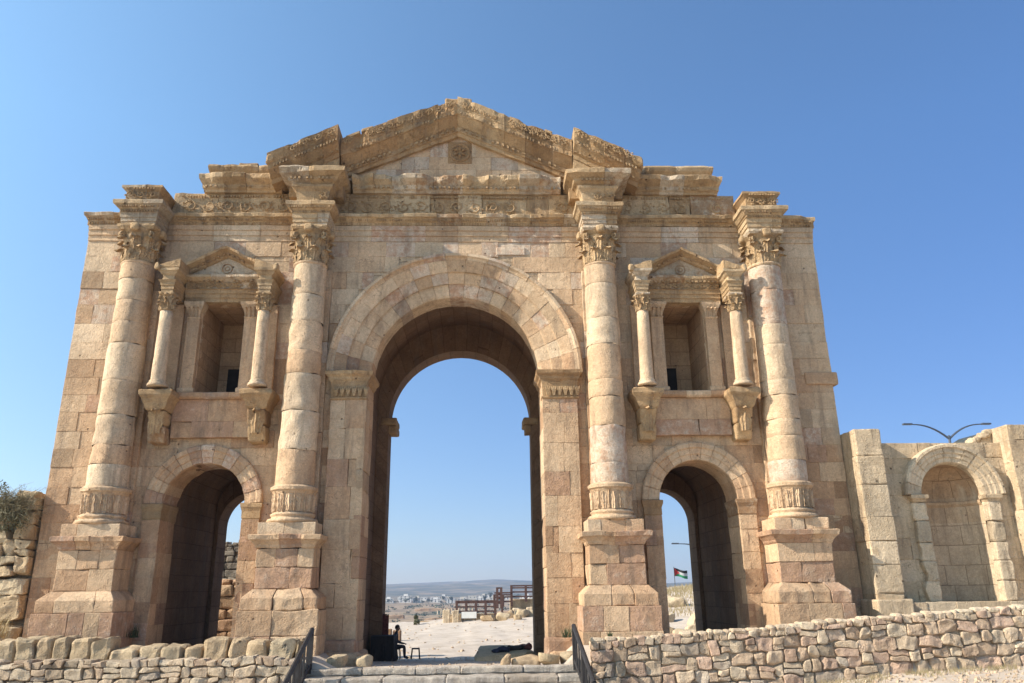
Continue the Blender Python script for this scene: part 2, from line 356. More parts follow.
def mould(mb, x0, x1, yf, yb, prof, left=1, right=1, stone=1.0, res=0.13, amp=0.006, chip=0.3, tonef=None, fn=None, z=None, nside=None):
    """moulded band: prof = [(projection, z)...] bottom to top, returns at the ends; broken into stones"""
    zm = (prof[0][1]+prof[-1][1])/2
    js = [x0]
    while js[-1] < x1-stone*1.2: js.append(js[-1]+stone*random.uniform(.7, 1.3))
    js.append(x1)
    ts = []
    cols = []   # (kind, param, stone index, groove)
    ny = nside or max(2, int(ceil((yb-yf)/0.25)))
    for k in range(ny): cols.append(('L', k/ny, 0, 0))
    for i in range(len(js)-1):
        a, b = js[i], js[i+1]; n = max(1, int(ceil((b-a)/res)))
        cols.append(('F', a, i, 1 if i else 0)); cols.append(('F', min(a+.012, b), i, 0))
        for k in range(1, n): cols.append(('F', a+(b-a)*k/n, i, 0))
        cols.append(('F', max(b-.012, a), i, 0))
    cols.append(('F', x1, len(js)-2, 0))
    for k in range(ny, 0, -1): cols.append(('R', (k-1)/ny, len(js)-2, 0))
    dmg = [random.choice([0, 0, 0, 0, .15, .3])*chip for _ in js]; dz = [random.uniform(-.008, .008) for _ in js]
    tl = [(tonef or tone_at)(zm, 0) for _ in js]; vl = [rval() for _ in js]; sd_ = random.uniform(0, 99)
    base = len(mb.v); m = len(cols); span = max(p for p, _ in prof)+1e-6
    for pj, zz in prof:
        for kd, t, si, g in cols:
            p = pj
            if kd == 'F':
                x = t; fx = (t-x0)/(x1-x0+1e-9)
                c = max(0, n1(t*2.3, zz*1.5, sd_)+.05)*chip*1.2+dmg[si]
                p = pj-pj*min(.6, c)-.014*g
                if t == x0: X = x0-pj*left
                elif t == x1: X = x1+pj*right
                else:
                    X = t
                    if t-x0 < .2: X = t-pj*left*(1-(t-x0)/.2)*.999
                    if x1-t < .2: X = t+pj*right*(1-(x1-t)/.2)*.999
                P = Vector((X, yf-p, zz+dz[si]))
            elif kd == 'L': P = Vector((x0-pj*left, yb+(yf-pj-yb)*t, zz))
            else: P = Vector((x1+pj*right, yb+(yf-pj-yb)*t, zz))
            P += nv(P*4, sd_)*amp + nv(P*1.6, sd_+9)*amp*1.5
            if fn: P = fn(P)
            mb.v.append(tuple(P))
    R = len(prof)
    for r_ in range(R-1):
        for k in range(m-1):
            si = cols[k][2]
            mb.face((base+r_*m+k, base+r_*m+k+1, base+(r_+1)*m+k+1, base+(r_+1)*m+k), tl[si], vl[si])
    # caps as strips between mirrored columns -> simple fans by front/back pairing
    for r_, fl in ((0, True), (R-1, False)):
        b0 = base+r_*m; nb = len(mb.v)
        for k in range(m):
            P = Vector(mb.v[b0+k]); q = (P.x, yb, P.z)
            if fn:
                z0_ = prof[r_][1]; q2 = fn(Vector((P.x, yb, z0_))); q = (P.x, q2.y, P.z)
            mb.v.append(q)
        for k in range(m-1):
            si = cols[k][2]; f = (b0+k, b0+k+1, nb+k+1, nb+k)
            mb.face(f[::-1] if fl else f, tl[si], vl[si])

def ring(mb, cx, zs, prof, n, a0=0, a1=pi, tonef=None, arcres=0.12, amp=0.007, seed=0, yback=None, joint=.015):
    """archivolt: prof [(radius, y)...]; voussoirs with joints"""
    Rm = sum(p[0] for p in prof)/len(prof); sd_ = random.uniform(0, 90)
    for i in range(n):
        b, c = a0+(a1-a0)*i/n, a0+(a1-a0)*(i+1)/n
        k = max(1, int(ceil(Rm*(c-b)/arcres))); g = joint/Rm
        th = [b, b+g*.7]+[b+(c-b)*j/k for j in range(1, k)]+[c-g*.7]
        th.append(c)
        t = (tonef or tone_at)(zs+Rm*sin((b+c)/2)); v = rval(); off = random.uniform(-.012, .012); base = len(mb.v)
        for j, a in enumerate(th):
            gr = .025 if j in (0, len(th)-1) else 0
            for (r_, y) in prof:
                P = Vector((cx+cos(a)*r_, y+off+gr, zs+sin(a)*r_)); P += nv(P*4, sd_)*amp
                mb.v.append(tuple(P))
        m = len(prof)
        for j in range(len(th)-1):
            for q in range(m-1):
                mb.face((base+j*m+q, base+(j+1)*m+q, base+(j+1)*m+q+1, base+j*m+q+1), t, v)
def lathe(mb, cx, cy, prof, n=28, tone=0.4, val=0.0, amp=0.004, seed=0.0, a0=0, a1=2*pi, freq=4, caps=True):
    base = len(mb.v); full = abs(a1-a0-2*pi) < 1e-6; m = n if full else n+1
    for r_, z in prof:
        for k in range(m):
            a = a0+(a1-a0)*k/n; P = Vector((cx+cos(a)*r_, cy+sin(a)*r_, z)); P += nv(P*freq, seed)*amp
            mb.v.append(tuple(P))
    for i in range(len(prof)-1):
        for k in range(n):
            k2 = (k+1) % m
            mb.face((base+i*m+k, base+i*m+k2, base+(i+1)*m+k2, base+(i+1)*m+k), tone, val)
    if caps and full:
        mb.face(tuple(base+k for k in range(m))[::-1], tone, val); mb.face(tuple(base+(len(prof)-1)*m+k for k in range(m)), tone, val)

def leaf(mb, cx, cy, ang, r0, z0, h, w, out, tone, val, curl=1.0, amp=0.0, seed=0):
    """acanthus leaf hugging a bell then curling out"""
    U, V = 8, 9; base = len(mb.v); er = Vector((cos(ang), sin(ang), 0)); et = Vector((-sin(ang), cos(ang), 0))
    for j in range(V+1):
        v = j/V
        if v < .75: zz = z0+h*v/.75*.95; rr = r0+out*.35*v*v
        else:
            a = (v-.75)/.25*pi*.95*curl; zz = z0+h*.95+sin(a)*h*.09-(1-cos(a))*h*.06; rr = r0+out*.2+(1-cos(a))*out*.45
        ww = w*(0.75+.35*sin(v*pi*.9))*(1-.55*max(0, v-.7)/.3)
        ww *= 1+.16*cos(v*pi*7)
        for i in range(U+1):
            u = i/U*2-1
            rib = .012*cos(u*pi*4)+.035*(1-abs(u))**2-.03*u*u
            P = Vector((cx, cy, 0))+er*(rr+rib)+et*(u*ww)+Vector((0, 0, zz-.06*h*abs(u)*(v > .6)))
            if amp: P += nv(P*7, seed)*amp
            mb.v.append(tuple(P))
    for j in range(V):
        for i in range(U):
            a = base+j*(U+1)+i; mb.face((a, a+1, a+U+2, a+U+1), tone, val)
def spiral(mb, c, ex, ez, ey, R, turns=1.6, rad=0.03, n=16, dirn=1, start=0.0, tone=.3, val=0):
    pts = []; rr = []
    for k in range(n+1):
        t = k/n; r_ = R*(1-t*.85); a = start+dirn*turns*2*pi*t
        pts.append(c+ex*cos(a)*r_+ez*sin(a)*r_+ey*(.35*rad*t*3)); rr.append(rad*(1-.4*t))
    mb.tube(pts, rr, 5, tone, val)
def capital(mb, cx, cy, r, z0, z1, amp=0.01, seed=0, tone=.3, nang=8, hi=True):
    h = z1-z0; v = rval()
    lathe(mb, cx, cy, [(r*.98, z0), (r*1.08, z0+h*.03), (r*1.0, z0+h*.06), (r*.96, z0+h*.5), (r*1.08, z0+h*.78), (r*1.3, z0+h*.88)], 20, tone, v-.12, .006, seed)
    for k in range(nang):
        a = 2*pi*(k+.5)/nang; leaf(mb, cx, cy, a, r*1.0, z0+h*.05, h*.36, r*.36, r*.4, tone+.03*random.uniform(-1, 1), v+random.uniform(-.06, .06), 1, amp, seed+k)
    for k in range(nang):
        a = 2*pi*k/nang; leaf(mb, cx, cy, a, r*.98, z0+h*.22, h*.48, r*.34, r*.48, tone+.03*random.uniform(-1, 1), v+random.uniform(-.06, .06), 1, amp, seed+20+k)
    up = Vector((0, 0, 1))
    for k in range(4):
        a = pi/4+k*pi/2; d = Vector((cos(a), sin(a), 0)); t = Vector((-sin(a), cos(a), 0))
        c = Vector((cx, cy, z0+h*.74))+d*r*1.28
        for s in (-1, 1): spiral(mb, c+t*s*.03, d, up, t*s, r*.2, 1.4, r*.07, 14, -1, pi*.9, tone, v)
        mb.tube([Vector((cx, cy, z0+h*.5))+d*r*.95, Vector((cx, cy, z0+h*.68))+d*r*1.05, c+up*r*.17], [r*.09, r*.1, r*.08], 5, tone, v)
    for k in range(4):
        a = k*pi/2; d = Vector((cos(a), sin(a), 0))
        c = Vector((cx, cy, z0+h*.9))+d*r*1.14
        rbox(mb, c-Vector((.14, .14, .13))*r*2, c+Vector((.14, .14, .13))*r*2, .06, .08, .02, 6, tone, v, seed)
    # concave abacus
    n = 32; base = len(mb.v)
    for zz, sc in ((z0+h*.88, .92), (z0+h*.94, 1.0), (z1, 1.0)):
        for k in range(n):
            a = 2*pi*k/n; q = abs(cos(2*a)); rr = r*(1.22+.5*(1-q)**1.5)*sc
            if k % 8 == 4: rr *= .95
            P = Vector((cx+cos(a)*rr, cy+sin(a)*rr, zz)); P += nv(P*5, seed)*amp; mb.v.append(tuple(P))
    for i in range(2):
        for k in range(n): mb.face((base+i*n+k, base+i*n+(k+1) % n, base+(i+1)*n+(k+1) % n, base+(i+1)*n+k), 1.0 if cx > 4 else tone, v+.1)
    mb.face(tuple(base+2*n+k for k in range(n)), tone, v); mb.face(tuple(base+k for k in range(n))[::-1], tone, v)

def scroll_band(mb, x0, x1, y, z0, z1, tone=.3, fn=None, dens=1.0, rad=.028):
    """carved vine-scroll relief standing proud of a frieze"""
    h = z1-z0; n = max(1, int((x1-x0)/(h*1.05)/1.0)); w = (x1-x0)/n; base = len(mb.v)
    ex, ez, ey = Vector((1, 0, 0)), Vector((0, 0, 1)), Vector((0, -1, 0))
    for i in range(n):
        c = Vector((x0+w*(i+.5), y, (z0+z1)/2)); d = 1 if i % 2 else -1
        if random.random() < .1: continue
        spiral(mb, c, ex, ez, ey, h*.4, 1.3, rad, 12, d, pi*random.uniform(.8, 1.2), tone+random.uniform(-.05, .05), rval())
        for q in range(24):
            a = random.uniform(0, 2*pi); rr = h*random.uniform(.2, .58); p = c+ex*cos(a)*rr*1.1+ez*sin(a)*rr*.85
            s = random.uniform(.02, .05)
            b_ = len(mb.v)
            for dx, dz_, dy in ((-s, 0, 0), (0, -s*.8, 0), (s, 0, 0), (0, s*.8, 0), (0, 0, s*.9)): mb.v.append((p.x+dx, p.y-dy, p.z+dz_))
            for k in range(4): mb.face((b_+k, b_+(k+1) % 4, b_+4), tone, 0)
    if fn:
        for k in range(base, len(mb.v)): mb.v[k] = tuple(fn(Vector(mb.v[k])))
def dentils(mb, x0, x1, y, z0, z1, w=.07, gap=.06, d=.06, tone=.35, fn=None, miss=.18):
    x = x0
    while x+w < x1:
        if random.random() > miss:
            mb.box((x, y-d*random.uniform(.45, 1), z0), (x+w*random.uniform(.75, 1.1), y+.03, z1-(z1-z0)*random.uniform(0, .3)), tone, rval(), 0, fn)
        x += w+gap

def hi_tone(z=0, x=0): return random.choice([.3, .4, .5, .6, .45, .2])
# ------------------------------------------------------------------ dimensions
HW, DEP = 12.2, 6.2
MAIN = dict(cx=0.0, ri=2.78, ro=4.0, zs=6.64)
SIDE = dict(ri=1.2, ro=1.74, zs=2.58)
SX = 7.5
def carc(r, h): return sqrt(max(0, r*r-h*h))

# ------------------------------------------------------------------ THE ARCH
arch = thing('triumphal_arch', 'huge weathered tan stone Roman arch with three openings, four half columns and a pediment', 'monumental arch', (0, 0, -1.9))

def arch_outline(ri, zs, cx, zb, n=24):
    return [(cx-ri, zb), (cx-ri, zs)]+[(cx-cos(pi*k/n)*ri, zs+sin(pi*k/n)*ri) for k in range(1, n)]+[(cx+ri, zs), (cx+ri, zb)]
def plane_with_holes(mb, outline, holes, y, tone=.4, flip=False):
    loops = [[Vector((x, z, 0)) for x, z in outline]]+[[Vector((x, z, 0)) for x, z in h] for h in holes]
    allp = [p for l in loops for p in l]; b = len(mb.v)
    mb.v += [(p.x, y, p.y) for p in allp]
    for t in tessellate_polygon(loops):
        A, B, D = [allp[i] for i in t]
        area = (B.x-A.x)*(D.y-A.y)-(B.y-A.y)*(D.x-A.x)
        tt = t if (area > 0) != flip else t[::-1]
        mb.face(tuple(b+i for i in tt), tone)
        mb.uv[len(mb.f)-1] = [(allp[i].x, allp[i].y) for i in tt]
ZB, ZT = -2.4, 11.75
outline = [(-HW+.02, ZB)]
for cx, r_, zs in ((-SX, SIDE['ri'], SIDE['zs']), (0, MAIN['ri'], MAIN['zs']), (SX, SIDE['ri'], SIDE['zs'])):
    o_ = arch_outline(r_, zs, cx, ZB)
    if cx == 0: o_ = [(-2.78, ZB), (-2.78, zs)]+arch_outline(3.88, zs, 0, ZB)[1:-1]+[(2.78, zs), (2.78, ZB)]
    outline += o_
outline += [(HW-.02, ZB), (HW-.02, ZT), (-HW+.02, ZT)]
NX, NH, NZ0, NZ1 = 7.47, 0.68, 5.95, 8.95
holes = [[(s*NX-NH, NZ0), (s*NX+NH, NZ0), (s*NX+NH, NZ1), (s*NX-NH, NZ1)] for s in (-1, 1)]
mb = MB(); plane_with_holes(mb, outline, holes, 0.017, .1)
BZS, BR, BSZ = 6.25, 2.7, 2.35
out2 = [(-HW+.02, ZB)]
for cx, r_, zs in ((-SX, SIDE['ri'], BSZ), (0, BR, BZS), (SX, SIDE['ri'], BSZ)): out2 += arch_outline(r_, zs, cx, ZB)
out2 += [(HW-.02, ZB), (HW-.02, ZT), (-HW+.02, ZT)]
plane_with_holes(mb, out2, [], DEP, flip=True)
mb.quad([(-HW, .04, ZT), (HW, .04, ZT), (HW, DEP, ZT), (-HW, DEP, ZT)], uv=[(0, 0), (24, 0), (24, 6), (0, 6)])
for s in (-1, 1):
    mb.quad([(s*(HW-.03), .04, ZB), (s*(HW-.03), DEP, ZB), (s*(HW-.03), DEP, ZT), (s*(HW-.03), .04, ZT)], uv=[(0, 0), (6, 0), (6, 14), (0, 14)])
mb.build('wall_core', CORE, arch)

def passage(name, cx, segs, zb, lab=None):
    """segs: (y0, y1, r, zs) swept jamb+vault surface, with steps between"""
    mb = MB(); n = 28
    def prof(r_, zs):
        p = [(cx-r_, zb+(zs-zb)*k/8) for k in range(9)]+[(cx-cos(pi*k/n)*r_, zs+sin(pi*k/n)*r_) for k in range(1, n)]+[(cx+r_, zs-(zs-zb)*k/8) for k in range(9)]
        return p
    def le(p): 
        o = [0]
        for a, b in zip(p[:-1], p[1:]): o.append(o[-1]+math.dist(a, b))
        return o
    for i, (y0, y1, r_, zs) in enumerate(segs):
        p = prof(r_, zs); l = le(p); m = max(1, int((y1-y0)/.5))
        for j in range(m):
            a, b = y0+(y1-y0)*j/m, y0+(y1-y0)*(j+1)/m
            for k in range(len(p)-1):
                mb.quad([(p[k][0], a, p[k][1]), (p[k][0], b, p[k][1]), (p[k+1][0], b, p[k+1][1]), (p[k+1][0], a, p[k+1][1])], .55, uv=[(a, l[k]), (b, l[k]), (b, l[k+1]), (a, l[k+1])])
        if i+1 < len(segs):
            q = prof(segs[i+1][2], segs[i+1][3]); y = y1
            for k in range(len(p)-1):
                mb.quad([(p[k][0], y, p[k][1]), (q[k][0], y, q[k][1]), (q[k+1][0], y, q[k+1][1]), (p[k+1][0], y, p[k+1][1])], .5, uv=[(0, l[k]), (.4, l[k]), (.4, l[k+1]), (0, l[k+1])])
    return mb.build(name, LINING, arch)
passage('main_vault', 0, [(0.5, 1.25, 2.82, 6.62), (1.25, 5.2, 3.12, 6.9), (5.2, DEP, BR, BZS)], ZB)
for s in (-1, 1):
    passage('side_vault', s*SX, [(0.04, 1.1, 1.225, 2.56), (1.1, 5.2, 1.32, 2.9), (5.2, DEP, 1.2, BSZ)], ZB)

# facing blocks
def excl(a, b):
    e = []
    for cx, R, zs in ((0, 3.95, MAIN['zs']), (-SX, 1.47, SIDE['zs']), (SX, 1.47, SIDE['zs'])):
        z = max(a, zs) if b > zs else zs
        r_ = {0: 2.79}.get(cx, 1.21)
        if a < zs-.02:
            e.append((cx-r_, cx+r_) if b <= zs+.05 else (cx-R, cx+R))
        else:
            w = carc(R, a-zs)
            if w > 0: e.append((cx-w, cx+w))
    for s in (-1, 1):
        if b > NZ0+.02 and a < NZ1-.02: e.append((s*NX-NH, s*NX+NH))
    return e
cs = [-2.3, -1.75, -1.15]; 
for z in (-.6, -.05, .5, 1.0, 1.55, 2.06, 2.58, 3.1, 3.7, 4.25, 4.8, 5.4, 5.95, 6.5, 7.1, 7.65, 8.3, 8.95, 9.5, 10.1, 10.65, 11.2, 11.75): cs.append(z)
mb = MB(); ashlar(mb, -HW, HW, 0, 0, 0.0, .3, excl=excl, cs=cs, dep=.018, wear=.12)
# side end faces
ashlar(mb, .02, DEP, 0, 0, -HW, -HW+.25, cs=cs, axis='y', sgn=-1, res=.3)
ashlar(mb, .02, DEP, 0, 0, HW, HW-.25, cs=cs, axis='y', sgn=1, res=.3)
rbox(mb, (HW-.9, -.06, 6.2), (HW+.17, .5, 6.62), .15, .04, .015, 3, .6, 0, 3)
mb.build('facing_wall', STONE, arch)
# architrave fascias below the cornice
mb = MB()
for x0, x1 in ((-HW, -10.75), (-9.65, -5.27), (-4.17, 4.17), (5.27, 9.65), (10.75, HW)):
    mould(mb, x0, x1, -.03, .3, [(0, 11.2), (.0, 11.38), (.04, 11.39), (.04, 11.56), (.08, 11.57), (.08, 11.74)], 0, 0, 1.5, chip=.15)
mb.build('architrave', STONE, arch)
# main cornice of the wall
CP = [(.05, 11.76), (.07, 11.84), (.1, 11.86), (.2, 11.96), (.28, 11.98), (.31, 12.08), (.27, 12.11)]
mb = MB()
mould(mb, -HW, -10.6, -.05, .5, CP, .35, 0, 1.0); mould(mb, 10.6, HW, -.05, .5, CP, 0, .35, 1.0, chip=.7)
mould(mb, -9.6, -5.3, -.05, .5, CP, 0, 0, .9); mould(mb, -4.1, 4.1, -.05, .5, CP, 0, 0, .9, chip=.5); mould(mb, 5.3, 9.6, -.05, .5, CP, 0, 0, .9)
for x0, x1 in ((-9.3, -5.6), (-3.9, 3.9), (5.6, 9.3), (-12.2, -11), (11, 12.2)): dentils(mb, x0, x1, -.1, 11.77, 11.85, .05, .04, .05); dentils(mb, x0, x1, -.2, 11.88, 11.95, .04, .035, .05)
for s in (-1, 1):
    rbox(mb, (min(s*HW, s*(HW+.1)), -.05, 11.76), (max(s*HW, s*(HW+.1)), DEP, 12.08), .3, .02, .01)
mb.build('cornice', CARVE, arch)
# frieze
mb = MB()
def fr_excl(a, b): return []
ashlar(mb, -9.6, 9.6, 12.1, 13.02, .02, .6, cs=[12.1, 13.0], bl=1.1, dep=.03, amp=.012, wear=.4)
mb.box((-HW+.1, .5, 11.7), (HW-.1, DEP, 12.05)); mb.box((-8.7, .3, 12.0), (9.1, DEP, 13.5))
for x0, x1 in ((-9.3, -5.55), (-3.95, 3.95), (5.55, 9.3)):
    scroll_band(mb, x0, x1, .0, 12.22, 12.78)
    dentils(mb, x0, x1, .0, 12.84, 12.92, .05, .04, .05)
mb.build('frieze', CARVE, arch)
# attic course + upper cornice
UC = [(.05, 12.98), (.08, 13.05), (.16, 13.1), (.18, 13.22), (.36, 13.34), (.42, 13.38), (.45, 13.52), (.4, 13.56)]
mb = MB()
mould(mb, -8.55, -5.95, -.05, .8, UC, .35, 0, .9, chip=.5)
mould(mb, 6.0, 9.0, -.05, .8, UC, 0, .35, .9, chip=.5)
mould(mb, -3.55, 3.55, -.05, .8, UC, 0, 0, .8, chip=.9)
for x0, x1 in ((-8.5, -6.2), (-3.5, 3.5), (6.2, 9)): dentils(mb, x0, x1, -.18, 13.12, 13.2, .08, .08, .07)
UD = [(.1, 13.56), (.12, 13.7), (.2, 13.78), (.26, 13.9), (.22, 13.98)]
mould(mb, -8.4, -5.5, -.0, 1.2, UD, .3, 0, .9, chip=.8); mould(mb, 5.6, 8.85, -.0, 1.2, [(p, z+.06) for p, z in UD], 0, .3, .9, chip=.4)
x = -8.35
while x < -5.7:
    w = random.uniform(.4, .8)
    rbox(mb, (x, .0, 13.95), (x+w, .8, 13.98+random.uniform(.08, .2)), .15, .05, .03, 3, .4, rval(), x); x += w+random.uniform(0, .1)
mb.build('attic_cornice', CARVE, arch)

# pediment
SL = .43
def rake(sx, apexz): return lambda P: Vector((P[0], P[1], P[2]+apexz-SL*abs(P[0])))
mb = MB()
RC = [(.05, -1.22), (.1, -1.1), (.16, -1.08), (.18, -.92), (.22, -.9), (.5, -.62), (.56, -.6), (.58, -.42), (.6, -.4), (.64, -.2), (.68, -.02), (.6, 0)]
for a, b in ((-3.95, -.0), (.0, 3.95)):
    mould(mb, a, b, -.1, .9, RC, 0, 0, .75, fn=rake(1, 16.42), chip=.28, amp=.012, tonef=hi_tone)
for a, b in ((-3.8, -.1), (.1, 3.8)):
    dentils(mb, a, b, -.27, -1.03, -.93, .09, .09, .08, fn=rake(1, 16.42))
    dentils(mb, a, b, -.62, -.58, -.48, .05, .05, .05, fn=rake(1, 16.42))
    scroll_band(mb, a, b, -.72, -.38, -.06, fn=rake(1, 16.42), rad=.02)
# broken crest stones
x = -3.8
while x < 3.7:
    w = random.uniform(.25, .7)
    if random.random() < .75 and abs(x+w/2) > .3:
        rbox(mb, (x, -.7, -.05), (x+w, .3, random.uniform(.02, .08)), .12, .03, .02, 3, .35, rval(), x*3, fn=rake(1, 16.42))
    x += w+random.uniform(0, .3)
rbox(mb, (-.42, -.7, 16.05), (.5, .6, 16.38), .1, .06, .05, 3.5, .4, 0, 4)
ped = mb.build('pediment', CARVE, arch)
mb = MB()
def ty_ex(a, b): return []
def tymp(mb):
    for a, b in ((13.5, 13.95), (13.95, 14.45), (14.45, 15.0), (15.0, 15.5)):
        w = (16.42-1.1-a)/SL; w = min(w, 3.9)
        ashlar(mb, -w, w, a, b, .0, .4, cs=[a, b], bl=.8, dep=.012, wear=.03, tonef=lambda z, x: random.choice([.1, .3, .2, .97, .35, .4, 1]))
tymp(mb); mb.box((-3.9, .35, 13.4), (3.9, 1.5, 14.2)); 
b = len(mb.v); mb.v += [(-3.9, .38, 13.4), (3.9, .38, 13.4), (0, .38, 16.2), (-3.9, 1.5, 13.4), (3.9, 1.5, 13.4), (0, 1.5, 16.2)]
for q in ((0, 1, 2), (5, 4, 3), (1, 4, 5, 2), (0, 2, 5, 3)): mb.face(tuple(b+i for i in q))
mb.build('tympanum', STONE, ped)
mb = MB(); ex, ez, ey = Vector((1, 0, 0)), Vector((0, 0, 1)), Vector((0, -1, 0))
c = Vector((.08, -.03, 14.62))
for R, rd in ((.33, .045), (.27, .03)):
    mb.tube([c+ex*cos(2*pi*k/24)*R+ez*sin(2*pi*k/24)*R for k in range(25)], rd, 6, .6, -.1)
for k in range(6):
    a = pi/2+k*pi/3; mb.tube([c+ex*cos(a)*.05+ez*sin(a)*.05, c+ex*cos(a)*.15+ez*sin(a)*.15+ey*.05, c+ex*cos(a)*.25+ez*sin(a)*.25], [.02, .055, .02], 5, .6, -.1)
rbox(mb, (.08-.42, -.025, 14.62-.42), (.08+.42, .2, 14.62+.42), .12, .02, .01, 4, .6, -.1, 3)
mb.build('roundel', CARVE, ped)
# half gables over the inner columns
for s in (-1, 1):
    mb = MB(); zt = 15.02
    f = (lambda s: lambda P: Vector((s*P[0], P[1], P[2]+zt-.5*(P[0]-3.95))))(s)
    def fh(P, s=s): return Vector((s*P[0], P[1], P[2]+zt-.5*(P[0]-3.95)))
    mould(mb, 3.98, 6.1, -.45, .8, [(.2, -.95), (.25, -.8), (.3, -.78), (.55, -.56), (.6, -.4), (.62, -.38), (.68, -.2), (.72, -.02), (.62, 0)], 0, .2, .6, fn=fh, chip=.28, amp=.014, tonef=hi_tone)
    dentils(mb, 4.0, 6.1, -1.03, -.55, -.45, .05, .05, .05, fn=fh); dentils(mb, 4.0, 6.1, -.76, -.77, -.66, .08, .08, .07, fn=fh)
    scroll_band(mb, 4.0, 6.0, -1.17, -.37, -.05, fn=fh, rad=.02)
    rbox(mb, (5.95, -1.15, -.36), (6.3, -.5, -.05), .08, .1, .06, 4, .4, 0, 8+s, fn=fh)
    b = len(mb.v)   # body of the wedge
    for y in (-.6, .7):
        mb.v += [(s*3.98, y, 13.3), (s*5.95, y, 13.3), (s*5.95, y, 13.35), (s*3.98, y, 14.3)]
    for q in ((0, 1, 2, 3), (7, 6, 5, 4), (3, 2, 6, 7), (0, 3, 7, 4), (1, 5, 6, 2)): mb.face(tuple(b+i for i in q), .3)
    mb.build('broken_gable', CARVE, arch)

# ---- engaged columns
def engaged(cx, s, big, seed, cap_amp, damaged):
    root = None; yc = -.52; rb, rt = .56, .505; z0, z1 = 2.95, 10.08
    mb = MB(); zs = [z0]
    while zs[-1] < z1-.6: zs.append(zs[-1]+random.uniform(.45, 1.3))
    if z1-zs[-1] < .45: zs[-1] = z1
    else: zs.append(z1)
    for a, b in zip(zs[:-1], zs[1:]):
        n = max(2, int((b-a)/.12)); t = random.choice([.05, .12, .2, .3, .35, .0, .45, .97]); v = random.uniform(-.05, .05); dr = random.uniform(-.01, .008); off = random.uniform(-.008, .008)
        pr = []
        for k in range(n+1):
            z = a+(b-a)*k/n; u = (z-z0)/(z1-z0); r_ = rb+(rt-rb)*u**1.3+dr
            if k in (0, n): r_ -= .006
            pr.append((r_, z))
        pr.insert(1, (pr[0][0]+.006, a+.01)); pr.insert(-1, (pr[-1][0]+.006, b-.01))
        lathe(mb, cx+off, yc, pr, 40, t, v, .02 if random.random() < .75 else .045, seed+a, freq=2.8, caps=False)
    lathe(mb, cx, yc, [(rt-.02, z1-.1), (rt+.035, z1-.04), (rt+.02, z1+.01)], 30, .3, 0, .008, seed)
    col = mb.build('column', STONE, arch, smooth=True)
    # pilaster backing strip
    mb = MB(); ashlar(mb, cx-.55, cx+.62, 1.7, 10.1, -.16, .1, h=.8, bl=1.3, dep=.01); mb.build('backing_pilaster', STONE, col)
    # capital
    mb = MB(); capital(mb, cx, yc, rt, 10.05, 11.3, cap_amp, seed, .25)
    mb.build('capital', CARVE, col)
    # base and leafed collar
    mb = MB()
    lathe(mb, cx, yc, [(.60, 1.9), (.70, 1.93), (.74, 1.98), (.70, 2.04), (.62, 2.06), (.60, 2.1), (.64, 2.13), (.65, 2.17), (.6, 2.2), (.56, 2.24)], 36, .3, 0, .012 if not damaged else .05, seed)
    mb.build('column_base', STONE, col, smooth=True)
    mb = MB()
    lathe(mb, cx, yc, [(.56, 2.2), (.57, 2.4), (.59, 2.75), (.63, 2.82), (.68, 2.86), (.69, 2.94), (.6, 3.0)], 36, .3, 0, .01 if not damaged else .03, seed)
    for k in range(12):
        leaf(mb, cx, yc, 2*pi*k/12, .585, 2.24, .5, .12, .05, .25, rval(), .3, .03, seed+k); leaf(mb, cx, yc, 2*pi*(k+.5)/12, .575, 2.24, .6, .09, .05, .35, rval()-.1, .3, .03, seed+k+40)
    mb.build('leaf_collar', STONE, col)
    # pedestal
    mb = MB()
    def tz(z, x): return random.choice([.85, .88, .5, .45, .3, .6, .9, .35])
    py = -1.14
    for a, b, hw, yf in ((-1.75, -1.12, 1.12, -1.5), (-1.12, -.46, 1.1, -1.48)):
        ashlar(mb, cx-hw, cx+hw, a, b, yf, .1, cs=[a, b], bl=.75, tonef=tz, dep=.012, r=.014, amp=.014)
    def taper(P): # second course leans in at its top
        k = max(0, (P[2]+.12)/.2); k = min(1, k)
        return Vector((cx+(P[0]-cx)*(1-.2*k), P[1]+(.22*k if P[1] < -.5 else 0), P[2]))
    ashlar(mb, cx-1.05, cx+1.05, -.46, .1, -1.43, .1, cs=[-.46, .1], bl=.75, tonef=tz, dep=.012, r=.02, amp=.016, fn=taper, res=.09)
    ashlar(mb, cx-.8, cx+.8, .08, 1.2, -1.12, .1, cs=[.1, .68, 1.2], bl=.75, tonef=tz, dep=.012, r=.012, wear=.35)
    mould(mb, cx-.8, cx+.8, -1.12, .1, [(.0, 1.2), (.03, 1.24), (.05, 1.3), (.14, 1.4), (.2, 1.44), (.22, 1.56), (.16, 1.58)], 1, 1, .5, res=.09, chip=.9 if damaged else .6, tonef=tz, amp=.015)
    ashlar(mb, cx-.82, cx+.82, 1.56, 1.92, -1.15, .1, cs=[1.57, 1.92], bl=.7, tonef=lambda z, x: random.choice([.1, .3, .5, .45]), dep=.01, r=.015)
    mb.build('pedestal', STONE, col)
    # projecting entablature over the capital
    mb = MB(); bx = .54
    mould(mb, cx-bx, cx+bx, -.98, .1, [(0, 11.28), (0, 11.42), (.025, 11.43), (.025, 11.56), (.05, 11.57), (.05, 11.72), (.08, 11.74)], 1, 1, .7, chip=.2, res=.1, tonef=lambda z, x: random.choice([1., .1, .3]))
    mould(mb, cx-bx, cx+bx, -.98, .1, [(.05, 11.74), (.06, 11.82), (.1, 11.84), (.2, 11.96), (.24, 11.98), (.25, 12.1), (.21, 12.13)], 1, 1, .7, chip=.3, res=.1)
